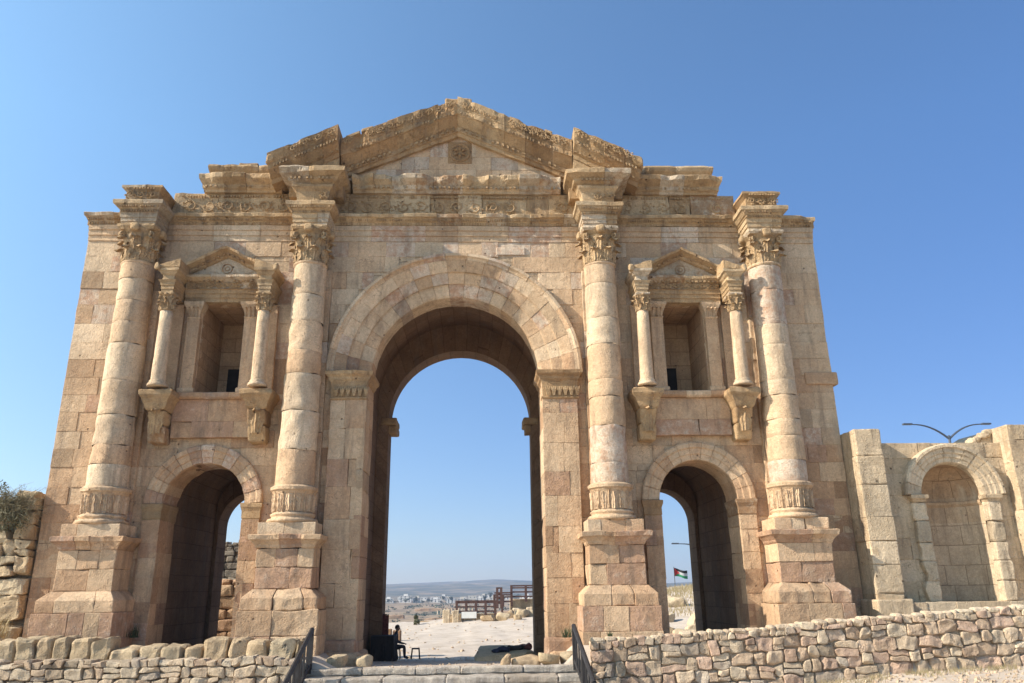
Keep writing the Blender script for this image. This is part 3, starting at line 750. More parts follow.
    dentils(mb, cx-bx-.06, cx+bx+.06, -1.04, 11.75, 11.83, .045, .04, .05); dentils(mb, cx-bx-.14, cx+bx+.14, -1.14, 11.88, 11.95, .04, .035, .05)
    mb.build('entablature_block', CARVE, col)
    mb = MB()
    fb = .52
    if not big:
        mould(mb, cx-fb, cx+fb, -.96, .6, [(.0, 12.12), (.02, 12.2), (.0, 12.25), (.0, 12.5), (.06, 12.56), (.1, 12.6), (.13, 12.62), (.13, 12.7), (.06, 12.73)], 1, 1, .6, res=.1, chip=.4, amp=.012)
        scroll_band(mb, cx-fb, cx+fb, -1.03, 12.22, 12.52, rad=.025)
        dentils(mb, cx-fb, cx+fb, -1.1, 12.54, 12.6, .05, .04, .04)
    else:
        mould(mb, cx-fb, cx+fb, -.96, .6, [(.0, 12.12), (.02, 12.2), (-.01, 12.25), (.03, 12.55), (.08, 12.62), (.14, 12.68), (.15, 12.76)], 1, 1, .6, res=.1, chip=.4, amp=.012)
        scroll_band(mb, cx-fb, cx+fb, -1.04, 12.24, 12.56, rad=.025)
        mould(mb, cx-.6, cx+.6, -.95, .7, [(.05, 12.76), (.1, 12.84), (.2, 12.9), (.24, 12.98), (.42, 13.08), (.46, 13.1), (.48, 13.26), (.4, 13.32)], 1, 1, .65, res=.1, chip=.55, amp=.018)
        dentils(mb, cx-.7, cx+.7, -1.22, 12.88, 12.97, .07, .06, .06)
        mb.box((cx-.9, -.5, 12.6), (cx+.9, .3, 13.5))
    mb.build('attic_block', CARVE, col)
    if cx > 9:
        for o in C.objects:
            if o.parent == col and o.name.split('.')[0] in ('capital', 'entablature_block', 'attic_block'): o.location.z -= .1
    return col
engaged(-10.18, -1, False, 3.1, .05, True)
engaged(-4.70, -1, True, 7.7, .045, False)
engaged(4.72, 1, True, 12.3, .022, False)
engaged(10.18, 1, False, 21.9, .03, False)

# ---- main archway
mb = MB()
n = 31; ZM = 6.64
ring(mb, 0, ZM, [(4.07, .05), (4.07, -.22), (4.04, -.28), (3.95, -.29), (3.9, -.22), (3.83, -.18)], 17)
ring(mb, 0, ZM, [(3.84, -.17), (3.8, -.16), (3.5, -.03), (3.47, -.01)], 19, joint=.007)
ring(mb, 0, ZM, [(3.48, .02), (3.45, .05), (3.15, .17), (3.12, .19)], 19, joint=.007)
ring(mb, 0, ZM, [(3.13, .22), (3.1, .25), (2.78, .36), (2.72, .4), (2.71, .6), (2.71, .9), (2.72, 1.26)], 19, amp=.016, joint=.01)
ma = mb.build('main_archway', STONE, arch)
for s in (-1, 1):
    a, b = sorted((s*2.76, s*3.86)); mb = MB()
    ashlar(mb, a, b, -1.3, 5.75, -.2, .04, cs=courses(-1.3, 5.75, .75, .15), bl=.62, dep=.015, tonef=lambda z, x: tone_at(z-1.2), wear=.12)
    # reveal blocks of the jamb
    ashlar(mb, -.2, 1.27, -1.9, 6.62, s*2.74, s*2.98, cs=courses(-1.9, 6.7, .7, .15), bl=1.0, dep=.012, axis='y', sgn=-s, r=.02)
    # foundation stones
    rbox(mb, (a-.1, -.45, -2.2), (b+.05, .3, -1.3), .15, .1, .04, 2, .88, -.1, s)
    rbox(mb, (a-.02 if s > 0 else a+.3, -.8, -2.3), (b+.2, 1.2, -1.62), .18, .16, .08, 2, .5, -.1, s+4)
    mb.build('pilaster', STONE, ma)
    mb = MB()
    mould(mb, a+.01, b-.01, -.2, .1, [(.02, 5.72), (.05, 5.75), (.05, 5.79), (.01, 5.81), (.02, 6.18), (.04, 6.3)], 1, 1, 2, res=.1, chip=.2)
    x = a+.1
    k = 0
    while x < b-.05:
        c = Vector((x+.07, -.25, 5.98))
        for q in (-1, 0, 1): mb.tube([c+Vector((q*.01, 0, -.15)), c+Vector((q*.045, -.035, .03)), c+Vector((q*.075, -.02, .14))], [.03, .035, .015], 5, .3, rval())
        x += .185
    mould(mb, a+.02, b-.02, -.2, 1.25, [(.04, 6.28), (.06, 6.32), (.1, 6.36), (.12, 6.44), (.19, 6.51), (.2, 6.53), (.21, 6.62), (.16, 6.64)], 1, 1, .8, res=.1, chip=.3 if s > 0 else .55, amp=.012)
    mb.build('pilaster_capital', CARVE, ma)
    mb = MB()   # rear impost
    a, b = sorted((s*2.4, s*3.0))
    rbox(mb, (a, 5.15, 6.0), (b, DEP+.1, 6.3), .1, .07, .03, 3, .5, -.1, s+1); rbox(mb, (a+.08*s, 5.25, 5.75), (b, DEP, 6.0), .1, .05, .03, 3, .5, -.1, s+2)
    mb.build('rear_impost', CARVE, ma)

# ---- side archways
for s in (-1, 1):
    cx = s*SX; mb = MB()
    ring(mb, cx, 2.58, [(1.76, .04), (1.76, -.12), (1.72, -.15), (1.6, -.15), (1.56, -.11), (1.4, -.1), (1.38, -.07), (1.22, -.06), (1.2, .0), (1.195, .6), (1.195, 1.12)], 13, amp=.012 if s > 0 else .03, tonef=lambda z: random.choice([.25, .35, .5, .3, .55] if s > 0 else [.3, .6, .9, .5, .97, .45]))
    sa = mb.build('side_archway', STONE, arch)
    for q in (-1, 1):
        a, b = sorted((cx+q*1.19, cx+q*1.72)); mb = MB()
        ashlar(mb, a, b, -1.7, 2.1, -.1, .04, cs=courses(-1.7, 2.1, .6, .15), bl=.9, dep=.012, tonef=tone_at)
        ashlar(mb, -.1, 1.1, -1.8, 2.1, cx+q*1.19, cx+q*1.4, cs=courses(-1.8, 2.1, .6, .15), bl=.8, dep=.01, axis='y', sgn=-q)
        mb.build('pilaster', STONE, sa)
        mb = MB(); mould(mb, a+.01, b-.01, -.1, 1.1, [(.0, 2.08), (.0, 2.12), (.02, 2.14), (.02, 2.34), (.05, 2.44), (.06, 2.46), (.07, 2.56), (.05, 2.58)], 1, 1, 1, res=.1, chip=.2, amp=.01)
        mb.build('impost', CARVE, sa)

# ---- aedicule windows
for s in (-1, 1):
    cx = s*NX; mb = MB()
    y1 = 2.0; a, b = cx-NH, cx+NH
    def q4(p, uv, t=.4): mb.quad(p, t, uv=uv)
    q4([(a, .04, NZ0), (a, y1, NZ0), (a, y1, NZ1), (a, .04, NZ1)], [(0, 0), (2, 0), (2, 3), (0, 3)], .5)
    q4([(b, y1, NZ0), (b, .04, NZ0), (b, .04, NZ1), (b, y1, NZ1)], [(0, 0), (2, 0), (2, 3), (0, 3)], .5)
    q4([(a, y1, NZ0), (b, y1, NZ0), (b, y1, NZ1), (a, y1, NZ1)], [(0, 0), (1.3, 0), (1.3, 3), (0, 3)], .4)
    q4([(a, .04, NZ1), (a, y1, NZ1), (b, y1, NZ1), (b, .04, NZ1)], [(0, 0), (2, 0), (2, 1.3), (0, 1.3)], .6)
    q4([(a, .04, NZ0), (b, .04, NZ0), (b, y1, NZ0), (a, y1, NZ0)], [(0, 0), (1.3, 0), (1.3, 2), (0, 2)], .4)
    nic = mb.build('niche', CORE, arch)
    mb = MB(); dx = cx+(.42 if s < 0 else -.28)
    # small doorway: black slab on back wall, the opening's shade put into its colour
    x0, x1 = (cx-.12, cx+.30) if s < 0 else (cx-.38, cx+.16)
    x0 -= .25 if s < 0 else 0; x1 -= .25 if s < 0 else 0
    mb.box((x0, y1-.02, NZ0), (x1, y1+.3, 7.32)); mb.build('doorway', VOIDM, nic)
    # jamb pilasters beside opening
    for q in (-1, 1):
        mb = MB(); px = cx+q*.9
        rbox(mb, (px-.2, -.2, 5.95), (px+.2, .1, 8.45), .2, .02, .008, 3, .45, rval(), px)
        rbox(mb, (px-.26, -.24, 5.95), (px+.26, .1, 6.12), .1, .04, .01, 3, .3, rval(), px)
        mould(mb, px-.18, px+.18, -.2, .1, [(.0, 8.4), (.03, 8.45), (.0, 8.5), (.03, 8.65), (.1, 8.8), (.13, 8.86), (.14, 8.95)], 1, 1, 2, res=.06, chip=.4, amp=.012)
        for k in range(3): leaf(mb, px+(k-1)*.13, .12, -pi/2, .34, 8.45, .32, .06, .12, .2, rval(), 1, .01, k)
        rbox(mb, (cx+q*1.5-.24, -.12, 5.95), (cx+q*1.5+.24, .1, 8.9), .2, .02, .008, 3, .5, rval(), px+1)
        mb.build('jamb_pilaster', STONE, nic)
    # entablature across
    mb = MB()
    mould(mb, cx-1.25, cx+1.25, -.22, .1, [(0, 8.95), (0, 9.08), (.03, 9.09), (.03, 9.22), (.06, 9.23), (.06, 9.36), (.1, 9.38)], 0, 0, 1.3, chip=.12, tonef=lambda z, x: random.choice([.3, .35, .4]))
    mould(mb, cx-1.25, cx+1.25, -.22, .1, [(.1, 9.38), (.04, 9.42), (.04, 9.6), (.1, 9.64), (.2, 9.7), (.26, 9.74), (.26, 9.82), (.2, 9.84)], 0, 0, .7, chip=.4, amp=.012)
    scroll_band(mb, cx-1.2, cx+1.2, -.28, 9.42, 9.62, rad=.02); dentils(mb, cx-1.25, cx+1.25, -.34, 9.62, 9.69, .07, .07, .05)
    mb.build('lintel', CARVE, nic)
    # pediment
    mb = MB(); sl = .5
    def fr(P, cx=cx): return Vector((cx+P[0], P[1], P[2]+10.82-sl*abs(P[0])))
    b0 = len(mb.v); mb.v += [(cx-1.35, -.2, 9.8), (cx+1.35, -.2, 9.8), (cx, -.2, 10.6), (cx-1.35, .1, 9.8), (cx+1.35, .1, 9.8), (cx, .1, 10.6)]
    for q in ((0, 1, 2), (0, 2, 5, 3), (2, 1, 4, 5)): mb.face(tuple(b0+i for i in q), 1.0 if s < 0 else .97)
    for a_, b_ in ((-1.42, -.001), (.001, 1.42)):
        mould(mb, a_, b_, -.2, .1, [(.04, -.32), (.1, -.28), (.12, -.2), (.28, -.12), (.33, -.1), (.35, -.02), (.28, 0)], 0, 0, .6, res=.09, fn=fr, chip=.4, amp=.012, tonef=hi_tone)
        dentils(mb, a_, b_, -.34, -.25, -.17, .08, .08, .06, fn=fr, tone=.6)
    mb.tube([Vector((cx+cos(2*pi*k/20)*.16, -.21, 10.12+sin(2*pi*k/20)*.16)) for k in range(21)], .022, 5, .9, 0)
    mb.tube([Vector((cx+cos(2*pi*k/12)*.07, -.21, 10.12+sin(2*pi*k/12)*.07)) for k in range(13)], .02, 5, .9, 0)
    mb.build('aedicule_pediment', CARVE, nic)
    for q in (-1, 1):
        px, py = cx+q*1.5, -.84; seed = cx*3+q
        mb = MB()
        lathe(mb, px, py, [(.29, 5.98), (.3, 6.02), (.28, 6.07), (.23, 6.1), (.25, 6.14), (.22, 6.18)], 18, .1, 0, .012, seed)
        lathe(mb, px, py, [(.215, 6.17)]+[(.215-.028*k/6, 6.2+(8.42-6.2)*k/6) for k in range(7)], 20, random.choice([.05, .2, .3]), .02, .012, seed, freq=3)
        cl = mb.build('colonnette', STONE, nic, smooth=True)
        mb = MB(); capital(mb, px, py, .2, 8.4, 8.98, .03, seed, .3)
        mould(mb, px-.18, px+.18, py-.18, .05, [(.0, 8.97), (.0, 9.08), (.02, 9.09), (.02, 9.2), (.04, 9.21), (.05, 9.3), (.1, 9.38)], 1, 1, 1, res=.08, chip=.2, tonef=lambda z, x: random.choice([1, .1, .3]))
        mould(mb, px-.19, px+.19, py-.17, .05, [(.0, 9.36), (.03, 9.4), (.0, 9.46), (.0, 9.56), (.05, 9.6), (.1, 9.67), (.15, 9.7), (.16, 9.78), (.12, 9.8)], 1, 1, 1, res=.08, chip=.45, amp=.015)
        def fq(P, px=px, q=q): return Vector((px+P[0], P[1], P[2]+9.83+.32*(.42-q*P[0]) if True else 0))
        rbox(mb, (px-.34, py-.3, 9.79), (px+.34, .0, 9.86), .07, .02, .025, 5, .35, 0, seed, fn=lambda P: Vector((P[0], P[1], P[2]+(.34*(.34-q*(P[0]-px)) if P[2] > 9.82 else 0))))
        rbox(mb, (px+q*.34-.08, py-.38, 9.68), (px+q*.34+.08, py-.15, 9.93), .05, .07, .04, 6, .2, 0, seed)
        mb.build('colonnette_capital', CARVE, nic)
        # console bracket
        mb = MB()
        def tp(P, px=px):
            k = min(1, max(0, (5.35-P[2])/1.0)); return Vector((px+(P[0]-px)*(1-.12*k), P[1]*(1-.45*k) if P[1] < -.1 else P[1], P[2]))
        mould(mb, px-.26, px+.26, -.78, .05, [(.0, 5.3), (.04, 5.36), (.08, 5.5), (.14, 5.62), (.2, 5.7), (.22, 5.74), (.22, 5.86), (.18, 5.9)], 1, 1, 1, res=.08, chip=.4 if s*q > 0 else .8, amp=.02)
        ashlar(mb, px-.28, px+.28, 4.35, 5.32, -.78, .05, cs=[4.35, 4.85, 5.32], bl=.9, dep=.01, fn=tp, r=.06, amp=.03, res=.09)
        leaf(mb, px, 0, -pi/2, .66, 4.6, .75, .2, .25, .4, 0, .8, .03, seed)
        mb.build('console', CARVE, nic)
    mb = MB()
    mould(mb, cx-1.25, cx+1.25, -.3, .1, [(0, 5.74), (.05, 5.78), (.07, 5.82), (.07, 5.92), (.03, 5.95)], 0, 0, .9, chip=.3)
    mb.build('sill', STONE, nic)
    mb = MB()
    ashlar(mb, cx-1.22, cx+1.22, 4.5, 5.74, -.2, .04, cs=[4.55, 5.05, 5.74], bl=1.1, dep=.012, wear=.2)
    mb.build('apron_panel', STONE, nic)
# loose antique fragments bonded in the wall
mb = MB()
rbox(mb, (1.35-.02, -.035, 10.72), (2.3, .1, 11.0), .15, .02, .005, 3, 1.0, .1, 2)
mb.build('repair_block', STONE, arch)

# ------------------------------------------------------------------ NICHE WALL (right wing)
wing = thing('niche_wall', 'pale stone wall with an arched apse niche standing right of the great arch', 'wall', (15.8, .6, -1.2))
mb = MB(); wt = lambda z, x=0: random.choice([0, .1, .2, .4, .5, .3, .7])
WY = .62; wz0, wz1, ncx, nzs = -.5, 4.4, 15.85, 2.72
def wex(a, b):
    if b <= nzs+.05: return [(ncx-1.05, ncx+1.05)]
    w = carc(1.25, max(0, a-nzs)); return [(ncx-w, ncx+w)] if w > 0 else []
ashlar(mb, 13.5, 18.2, 0, 0, WY, WY+.3, cs=[-.5, .1, .75, 1.4, 2.05, 2.72, 3.4, 3.9, 4.4], bl=1.1, excl=wex, tonef=wt, dep=.012, wear=.5)
hl = [(ncx-1.0, -.5), (ncx-1.0, nzs)]+[(ncx-cos(pi*k/20), nzs+sin(pi*k/20)) for k in range(1, 20)]+[(ncx+1.0, nzs), (ncx+1.0, -.5)]
plane_with_holes(mb, [(13.4, -.5)]+hl+[(18.2, -.5), (18.2, 4.4), (13.4, 4.4)], [], WY+.05, .4)
mb.box((13.4, WY+.06, 4.36), (19.8, 3.4, 4.39), .3); mb.box((13.4, 2.6, -1.5), (19.8, 3.4, 4.36), .3)
mb.build('wall', WING, wing)
mb = MB(); ashlar(mb, 12.66, 13.52, 0, 0, .0, .3, cs=[-.85, -.25, .6, 1.3, 2.0, 3.0, 3.9, 4.74], bl=1.1, tonef=wt, wear=.7, dep=.02, r=.02)
ashlar(mb, 0.01, 1.2, 0, 0, 12.66, 12.9, cs=[-.85, -.25, .6, 1.3, 2.0, 3.0, 3.9, 4.74], bl=1.1, tonef=wt, axis='y', sgn=-1)
mb.box((12.7, .06, -1.3), (13.48, 1.3, 4.72), .3)
rbox(mb, (12.5, -.25, -1.35), (13.6, .9, -.4), .2, .05, .03, 2, .3, 0, 1)
mb.build('pier', WING, wing)
mb = MB(); ashlar(mb, 17.75, 19.6, 0, 0, .15, .45, cs=[-.6, .1, .8, 1.5, 2.2, 2.9, 3.7, 4.4, 4.9], bl=1.1, tonef=lambda z, x: random.choice([.4, .5, .6, .7]))
ashlar(mb, .16, 1.2, 0, 0, 17.75, 18.0, cs=[-.6, .1, .8, 1.5, 2.2, 2.9, 3.7, 4.4, 4.9], bl=1.1, tonef=wt, axis='y', sgn=-1)
mb.box((17.8, .2, -1.3), (19.55, 1.6, 4.88), .3)
b = len(mb.v); mb.v += [(16.9, 1.0, 4.39), (17.9, 1.0, 4.39), (17.9, 1.0, 4.9), (16.9, 3, 4.39), (17.9, 3, 4.39), (17.9, 3, 4.95)]
for q in ((0, 1, 2), (0, 2, 5, 3)): mb.face(tuple(b+i for i in q), .1)
for k in range(14):
    x = random.uniform(17.1, 17.8); z = 4.42+(x-16.9)*.5; s_ = random.uniform(.06, .13)
    rbox(mb, (x-s_, .9, z-s_), (x+s_, 1.3, z+s_*.6), .08, .05, .03, 4, .2, rval(), k)
mb.build('pier', WING, wing)
mb = MB()
ring(mb, ncx, nzs, [(1.62, WY+.04), (1.62, .4), (1.58, .34), (1.5, .34), (1.46, .4), (1.34, .41), (1.3, .45), (1.2, .46), (1.17, .5), (1.05, .51), (1.0, .6), (.98, .75)], 13, tonef=lambda z: random.choice([0, .1, .05, .2]))
mb.build('archivolt', WING, wing)
for q in (-1, 1):
    mb = MB(); a, b = sorted((ncx+q*.98, ncx+q*1.42))
    def er(P, a=a, b=b, q=q):
        k = noise.noise(Vector((P[2]*1.6, q*3.0, 1)))*.26*max(0, (2.4-P[2])/2.4)
        return Vector((P[0]+(k if abs(P[0]-(ncx+q*1.42)) < .2 else 0), P[1], P[2]))
    ashlar(mb, a, b, -.5, 2.5, .42, .75, cs=[-.5, .1, .7, 1.25, 1.9, 2.5], bl=.9, tonef=lambda z, x: random.choice([0, .1, .05]), fn=er, amp=.02, res=.1, r=.04)
    mould(mb, a+.03, b-.03, .44, .75, [(.0, 2.5), (.03, 2.56), (.08, 2.6), (.09, 2.7), (.06, 2.72)], 1, 1, 1, chip=.2)
    mb.build('jamb', WING, wing)
mb = MB(); n = 24   # apse: half cylinder and half dome
R = 1.0
zr = [-.5+(nzs+.5)*k/8 for k in range(9)]
for i in range(8):
    for k in range(n):
        a, b = pi*k/n, pi*(k+1)/n
        P = lambda t, z: (ncx-cos(t)*R, WY+.1+sin(t)*R, z)
        mb.quad([P(a, zr[i]), P(b, zr[i]), P(b, zr[i+1]), P(a, zr[i+1])], .4 if i > 5 else .1, uv=[(a, zr[i]), (b, zr[i]), (b, zr[i+1]), (a, zr[i+1])])
for i in range(10):
    for k in range(n):
        a, b = pi*k/n, pi*(k+1)/n; e, f = pi/2*i/10, pi/2*(i+1)/10
        P = lambda t, h: (ncx-cos(t)*cos(h)*R, WY+.1+sin(t)*cos(h)*R, nzs+sin(h)*R)
        mb.quad([P(a, e), P(b, e), P(b, f), P(a, f)], .8, uv=[(a, e), (b, e), (b, f), (a, f)])
for k in range(n):
    a, b = pi*k/n, pi*(k+1)/n
    for (r0, z0, r1, z1) in ((1.0, 2.42, .94, 2.5), (.94, 2.5, .93, 2.58), (.93, 2.58, 1.0, 2.6)):
        mb.quad([(ncx-cos(a)*r0, WY+.1+sin(a)*r0, z0), (ncx-cos(b)*r0, WY+.1+sin(b)*r0, z0), (ncx-cos(b)*r1, WY+.1+sin(b)*r1, z1), (ncx-cos(a)*r1, WY+.1+sin(a)*r1, z1)], .6, uv=[(a, 0.1)]*4)
mb.build('apse', APSE, wing)
mb = MB(); ashlar(mb, 13.3, 19.5, -1.2, -.5, .12, .8, cs=[-1.4, -.86, -.5], bl=1.0, tonef=wt, wear=.4)
mb.build('ledge', WING, wing)

def ip(x, xs, ys):
    if x <= xs[0]: return ys[0]
    for i in range(len(xs)-1):
        if x <= xs[i+1]:
            t = (x-xs[i])/(xs[i+1]-xs[i]); return ys[i]+(ys[i+1]-ys[i])*t
    return ys[-1]
# ------------------------------------------------------------------ RUBBLE WALLS
def rubble(mb, x0, x1, zb, zt, y, h0=.28, wfac=1.25, tones=None, amp=.04, depth=.5, fn=None, hj=.3, topj=.04, sgn=1, round_=.2, warp=.045):
    """zb, zt functions of x; rows of individually shaped stones"""
    tones = tones or [0, .2, .35, .5, .6, .75, .8, .85, 1, .3]
    u = 0.0; rows = []
    H = max(zt(x0)-zb(x0), zt(x1)-zb(x1), zt((x0+x1)/2)-zb((x0+x1)/2)); tot = 0
    while tot < H-.08:
        h = h0*(1.45-.7*tot/H)*random.uniform(1-hj, 1+hj*1.6); h = min(h, H-tot) if H-tot-h > .12 else H-tot
        rows.append((tot, tot+h)); tot += h
    rows = [(a/H, b/H) for a, b in rows]
    for a, b in rows:
        x = x0; hh = (b-a)*H
        while x < x1-.04:
            w = hh*wfac*random.uniform(.6, 1.6)
            if x1-(x+w) < hh*.4: w = x1-x
            xm = x+w/2; H1 = zt(xm)-zb(xm); za = zb(xm)+a*H1; zc = zb(xm)+b*H1
            if b > .999: zc += random.uniform(-topj, topj)
            if zc-za > .07:
                parts = [(za, zc)]
                if random.random() < .22 and zc-za > h0*.9: zz = za+(zc-za)*random.uniform(.4, .6); parts = [(za, zz), (zz, zc)]
                for p, q in parts:
                    g = random.uniform(.0, .008); j = random.uniform(-.035, .03)
                    tilt = random.uniform(-.08, .08); cx_, cz_ = xm, (p+q)/2
                    fc = facets((xm, y+depth*.5, (p+q)/2), (w/2, depth*.5, (q-p)/2), 6, .8, 1.02, int(x*1000+p*77))
                    def tf(P, tilt=tilt, cx_=cx_, cz_=cz_, fc=fc):
                        P = fc(P); dx, dz_ = P[0]-cx_, P[2]-cz_; P = Vector((cx_+dx, P[1], cz_+dz_+dx*tilt)); w_ = nv((P.x*1.9, 0, P.z*1.9), 3)*warp*1.6+nv((P.x*4.5, 0, P.z*4.5), 8)*warp*.8; ed = min(1, max(0, min(P.x-x0, x1-P.x)/.2)); return Vector((P.x+w_.x*ed, P.y, P.z+w_.z*.8))
                    mn = min(w, q-p)
                    rbox(mb, (x+g, y+j, p+g), (x+w-g, y+depth, q-g), max(.05, mn/5), mn*round_*random.uniform(.3, .8), amp*.8*min(1, mn/.3), 6, random.choice(tones)+random.uniform(-.05, .05), rval()*1.2, random.uniform(0, 99), tf, ('+y',), amp2=mn*.12)
            x += w
lw = thing('parapet_wall', 'low wall of round rubble stones left of the steps in front of the arch', 'wall', (-10, -3.4, -2.6))
mb = MB()
rubble(mb, -17, -3.62, lambda x: -2.7, lambda x: -1.5, -3.62, .2, 1.3, depth=.5, tones=[0, .1, .2, .3, .35, .5, .6, 1], fn=None)
mb.build('stonework', RUBBLE, lw)
mb = MB(); mb.box((-17, -3.47, -2.8), (-3.66, -2.9, -1.58)); mb.build('mortar_core', MORTAR, lw)
# big stone row on top / behind
lk = thing('boulder_kerb', 'row of big rounded yellowish blocks lying along the foot of the left columns', 'stone kerb', (-8, -2.3, -1.6))
mb = MB(); x = -13.6
while x < -3.75:
    w = random.uniform(.38, .75); top = -1.0; sunk = 0
    if -8.3 < x+w/2 < -6.3: top = -1.22; w *= 1.0
    top -= max(0, (x+8)*.03) + random.uniform(0, .05)
    if x+w > -3.8: w = -3.72-x
    rbox(mb, (x+.015, -2.75+random.uniform(-.08, .05), -1.66), (x+w-.015, -2.0, top), .07, .09, .04, 4, random.choice([0, .2, .3, .5, .6]), rval(), x*7, amp2=.07, fn=facets((x+w/2, -2.37, (top-1.66)/2), (w/2, .4, (top+1.66)/2), 6, .78, 1.0, int(x*991)))
    x += w
mb.build('stonework', BOULD, lk)
rw = thing('parapet_wall', 'long rubble wall of pinkish stones right of the steps, rising to the right', 'wall', (9, -2.9, -2.6))
RT = lambda x: -1.27+(x-3.6)*.0545+(.05 if x > 9 else 0)
RB = lambda x: ip(x, [3.6, 8, 11.5, 15, 20], [-2.85, -2.6, -2.2, -2.06, -2.0])
mb = MB()
rubble(mb, 3.62, 17.6, RB, RT, -3.05, .27, 1.1, depth=.5, tones=[.2, .35, .5, .6, .75, .8, .3, .6, .1, 1], topj=.03)
x = 3.62     # small capping stones
while x < 17.5:
    w = random.uniform(.14, .42); rbox(mb, (x, -3.06+random.uniform(-.02, .04), RT(x)-.06), (x+w-.01, -2.75, RT(x)+random.uniform(.03, .09)), .08, .06, .03, 4, random.choice([0, .2, .35, .1]), .08, x*3); x += w
mb.build('stonework', RUBBLE, rw)
mb = MB(); b = len(mb.v)
for k in range(15):
    x = 3.64+k
    mb.v += [(x, -2.94, RB(x)-.6), (x, -2.94, RT(x)-.02), (x, -2.45, RT(x)-.02), (x, -2.45, RB(x)-.6)]
for k in range(14):
    for j in range(3): mb.face((b+k*4+j, b+k*4+4+j, b+k*4+5+j, b+k*4+1+j), .3)
mb.face((b, b+1, b+2, b+3), .3)
mb.build('mortar_core', MORTAR, rw)
rubs = thing('boulder_wall', 'tall wall of huge rough boulders beside the left end of the arch', 'wall', (-14, 0, -1.6))
mb = MB(); rubble(mb, -17.5, -12.28, lambda x: -1.7, lambda x: 3.0 if x > -13.2 else 2.75, -.25, .48, 1.1, depth=1.2, tones=[0, .1, .3, .5, .6, .9, 1], amp=.05, hj=.3, round_=.14)
mb.build('stonework', BOULD, rubs)
mb = MB(); mb.box((-17.5, .2, -2), (-12.3, 1.6, 2.6)); mb.build('mortar_core', DARKSTONE, rubs)
bw = thing('rubble_wall', 'ruined two tier rubble wall seen through the left side opening', 'wall', (-11, 9, -2.4))
mb = MB(); ashlar(mb, -17, -6.5, -2.6, .55, 9.2, 9.8, h=.42, bl=.6, wear=.9, r=.04, amp=.02, dep=.07, tonef=lambda z, x: random.choice([.5, .6, .7, .3, .8]))
mb.build('lower_tier', STONE, bw)
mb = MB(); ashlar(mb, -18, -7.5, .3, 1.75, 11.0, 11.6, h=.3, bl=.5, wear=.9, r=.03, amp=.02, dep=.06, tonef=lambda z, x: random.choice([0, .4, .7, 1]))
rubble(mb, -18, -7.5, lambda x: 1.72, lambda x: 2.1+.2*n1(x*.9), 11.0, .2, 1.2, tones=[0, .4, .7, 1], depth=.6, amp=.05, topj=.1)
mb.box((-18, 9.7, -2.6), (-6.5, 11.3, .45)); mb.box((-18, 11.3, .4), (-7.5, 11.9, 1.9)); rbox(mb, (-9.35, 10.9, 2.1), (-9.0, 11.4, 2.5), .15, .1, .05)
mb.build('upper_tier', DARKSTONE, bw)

# ------------------------------------------------------------------ GROUND
def sm(t): t = max(0, min(1, t)); return t*t*(3-2*t)
def gh(x, y):
    mid = -1.83-.057*(y+3)
    if y < (-3.0 if x < 3.4 else -2.75):
        fr = ip(x, [-20, 3.6, 8, 11.5, 15, 20], [-2.75, -2.75, -2.5, -2.13, -2.0, -1.95]); back = -1.7
        t = sm((-y-5)/14); return fr*(1-t)+back*t if abs(x) < 3.5 or x < 0 else fr*(1-t)+(-1.75)*t
    if y < 14:
        side = (-1.45 if x > 0 else -1.62) if y < 0 else -1.5-.09*y
        k = sm((abs(x)-2.95)/.5); h = mid*(1-k)+side*k
        if y > 6.4 and x < -5: h = -2.4
        if y > 6: h = h*(1-sm((y-6)/3))+mid*sm((y-6)/3)
        if x > 12: h = max(h, -1.1+0*x)
        return h
    near = -2.72
    far = ip(x, [-40, -5, 5.6, 12, 20, 45], [-3.1, -2.5, -1.75, -.9, .15, .9])
    t = sm((y-12)/28); h = near*(1-t)+far*t+.06*n1(x*.5, y*.5)
    edge = 47+max(0, x)*.5
    if y > edge:
        q = sm((y-edge)/30); h = h*(1-q)-17*q
    if y > 150: h += .8*n1(x*.01, y*.01)*sm((y-150)/200)
    if y > 650:
        q = sm((y-650)/2600)
        h += q*(40+34*n1(x*.0012+.7, y*.0012)+12*n1(x*.005, y*.005)) + q*45*sm((x-500)/1800)+q*18*sm((-x-700)/1500)
        h += 3*n1(x*.012, y*.012)*sm((y-650)/500)
    return h
def gs(a, b, n, p=1.0): return [a+(b-a)*(k/n)**p for k in range(n)]
xs = sorted(set([-3600+ (3600-140)*k/16 for k in range(16)]+[-140+(140-22)*k/24 for k in range(24)]+[-22+44*k/150 for k in range(150)]+[22+(140-22)*k/24 for k in range(24)]+[140+3460*k/16 for k in range(17)]))
ys = [-60, -45, -35]+[-28+k for k in range(24)]+[-4+.25*k for k in range(4)]+[-3.02, -2.99]+[-2.75+.3*k for k in range(55)]+[14+k*.8 for k in range(60)]+[62+4*k for k in range(24)]+[160+20*k for k in range(22)]+[600+80*k for k in range(36)]
ys = sorted(ys)
mb = MB()
for y in ys:
    for x in xs:
        z = gh(x, y)
        if y < 150: z += (.02 if y < 9 else .07)*n1(x*1.1, y*.6)+.02*n1(x*2, y*2)+.012*n1(x*6, y*6)
        mb.v.append((x, y, z))
nx = len(xs)
for j in range(len(ys)-1):
    for i in range(nx-1): mb.face((j*nx+i, j*nx+i+1, (j+1)*nx+i+1, (j+1)*nx+i))
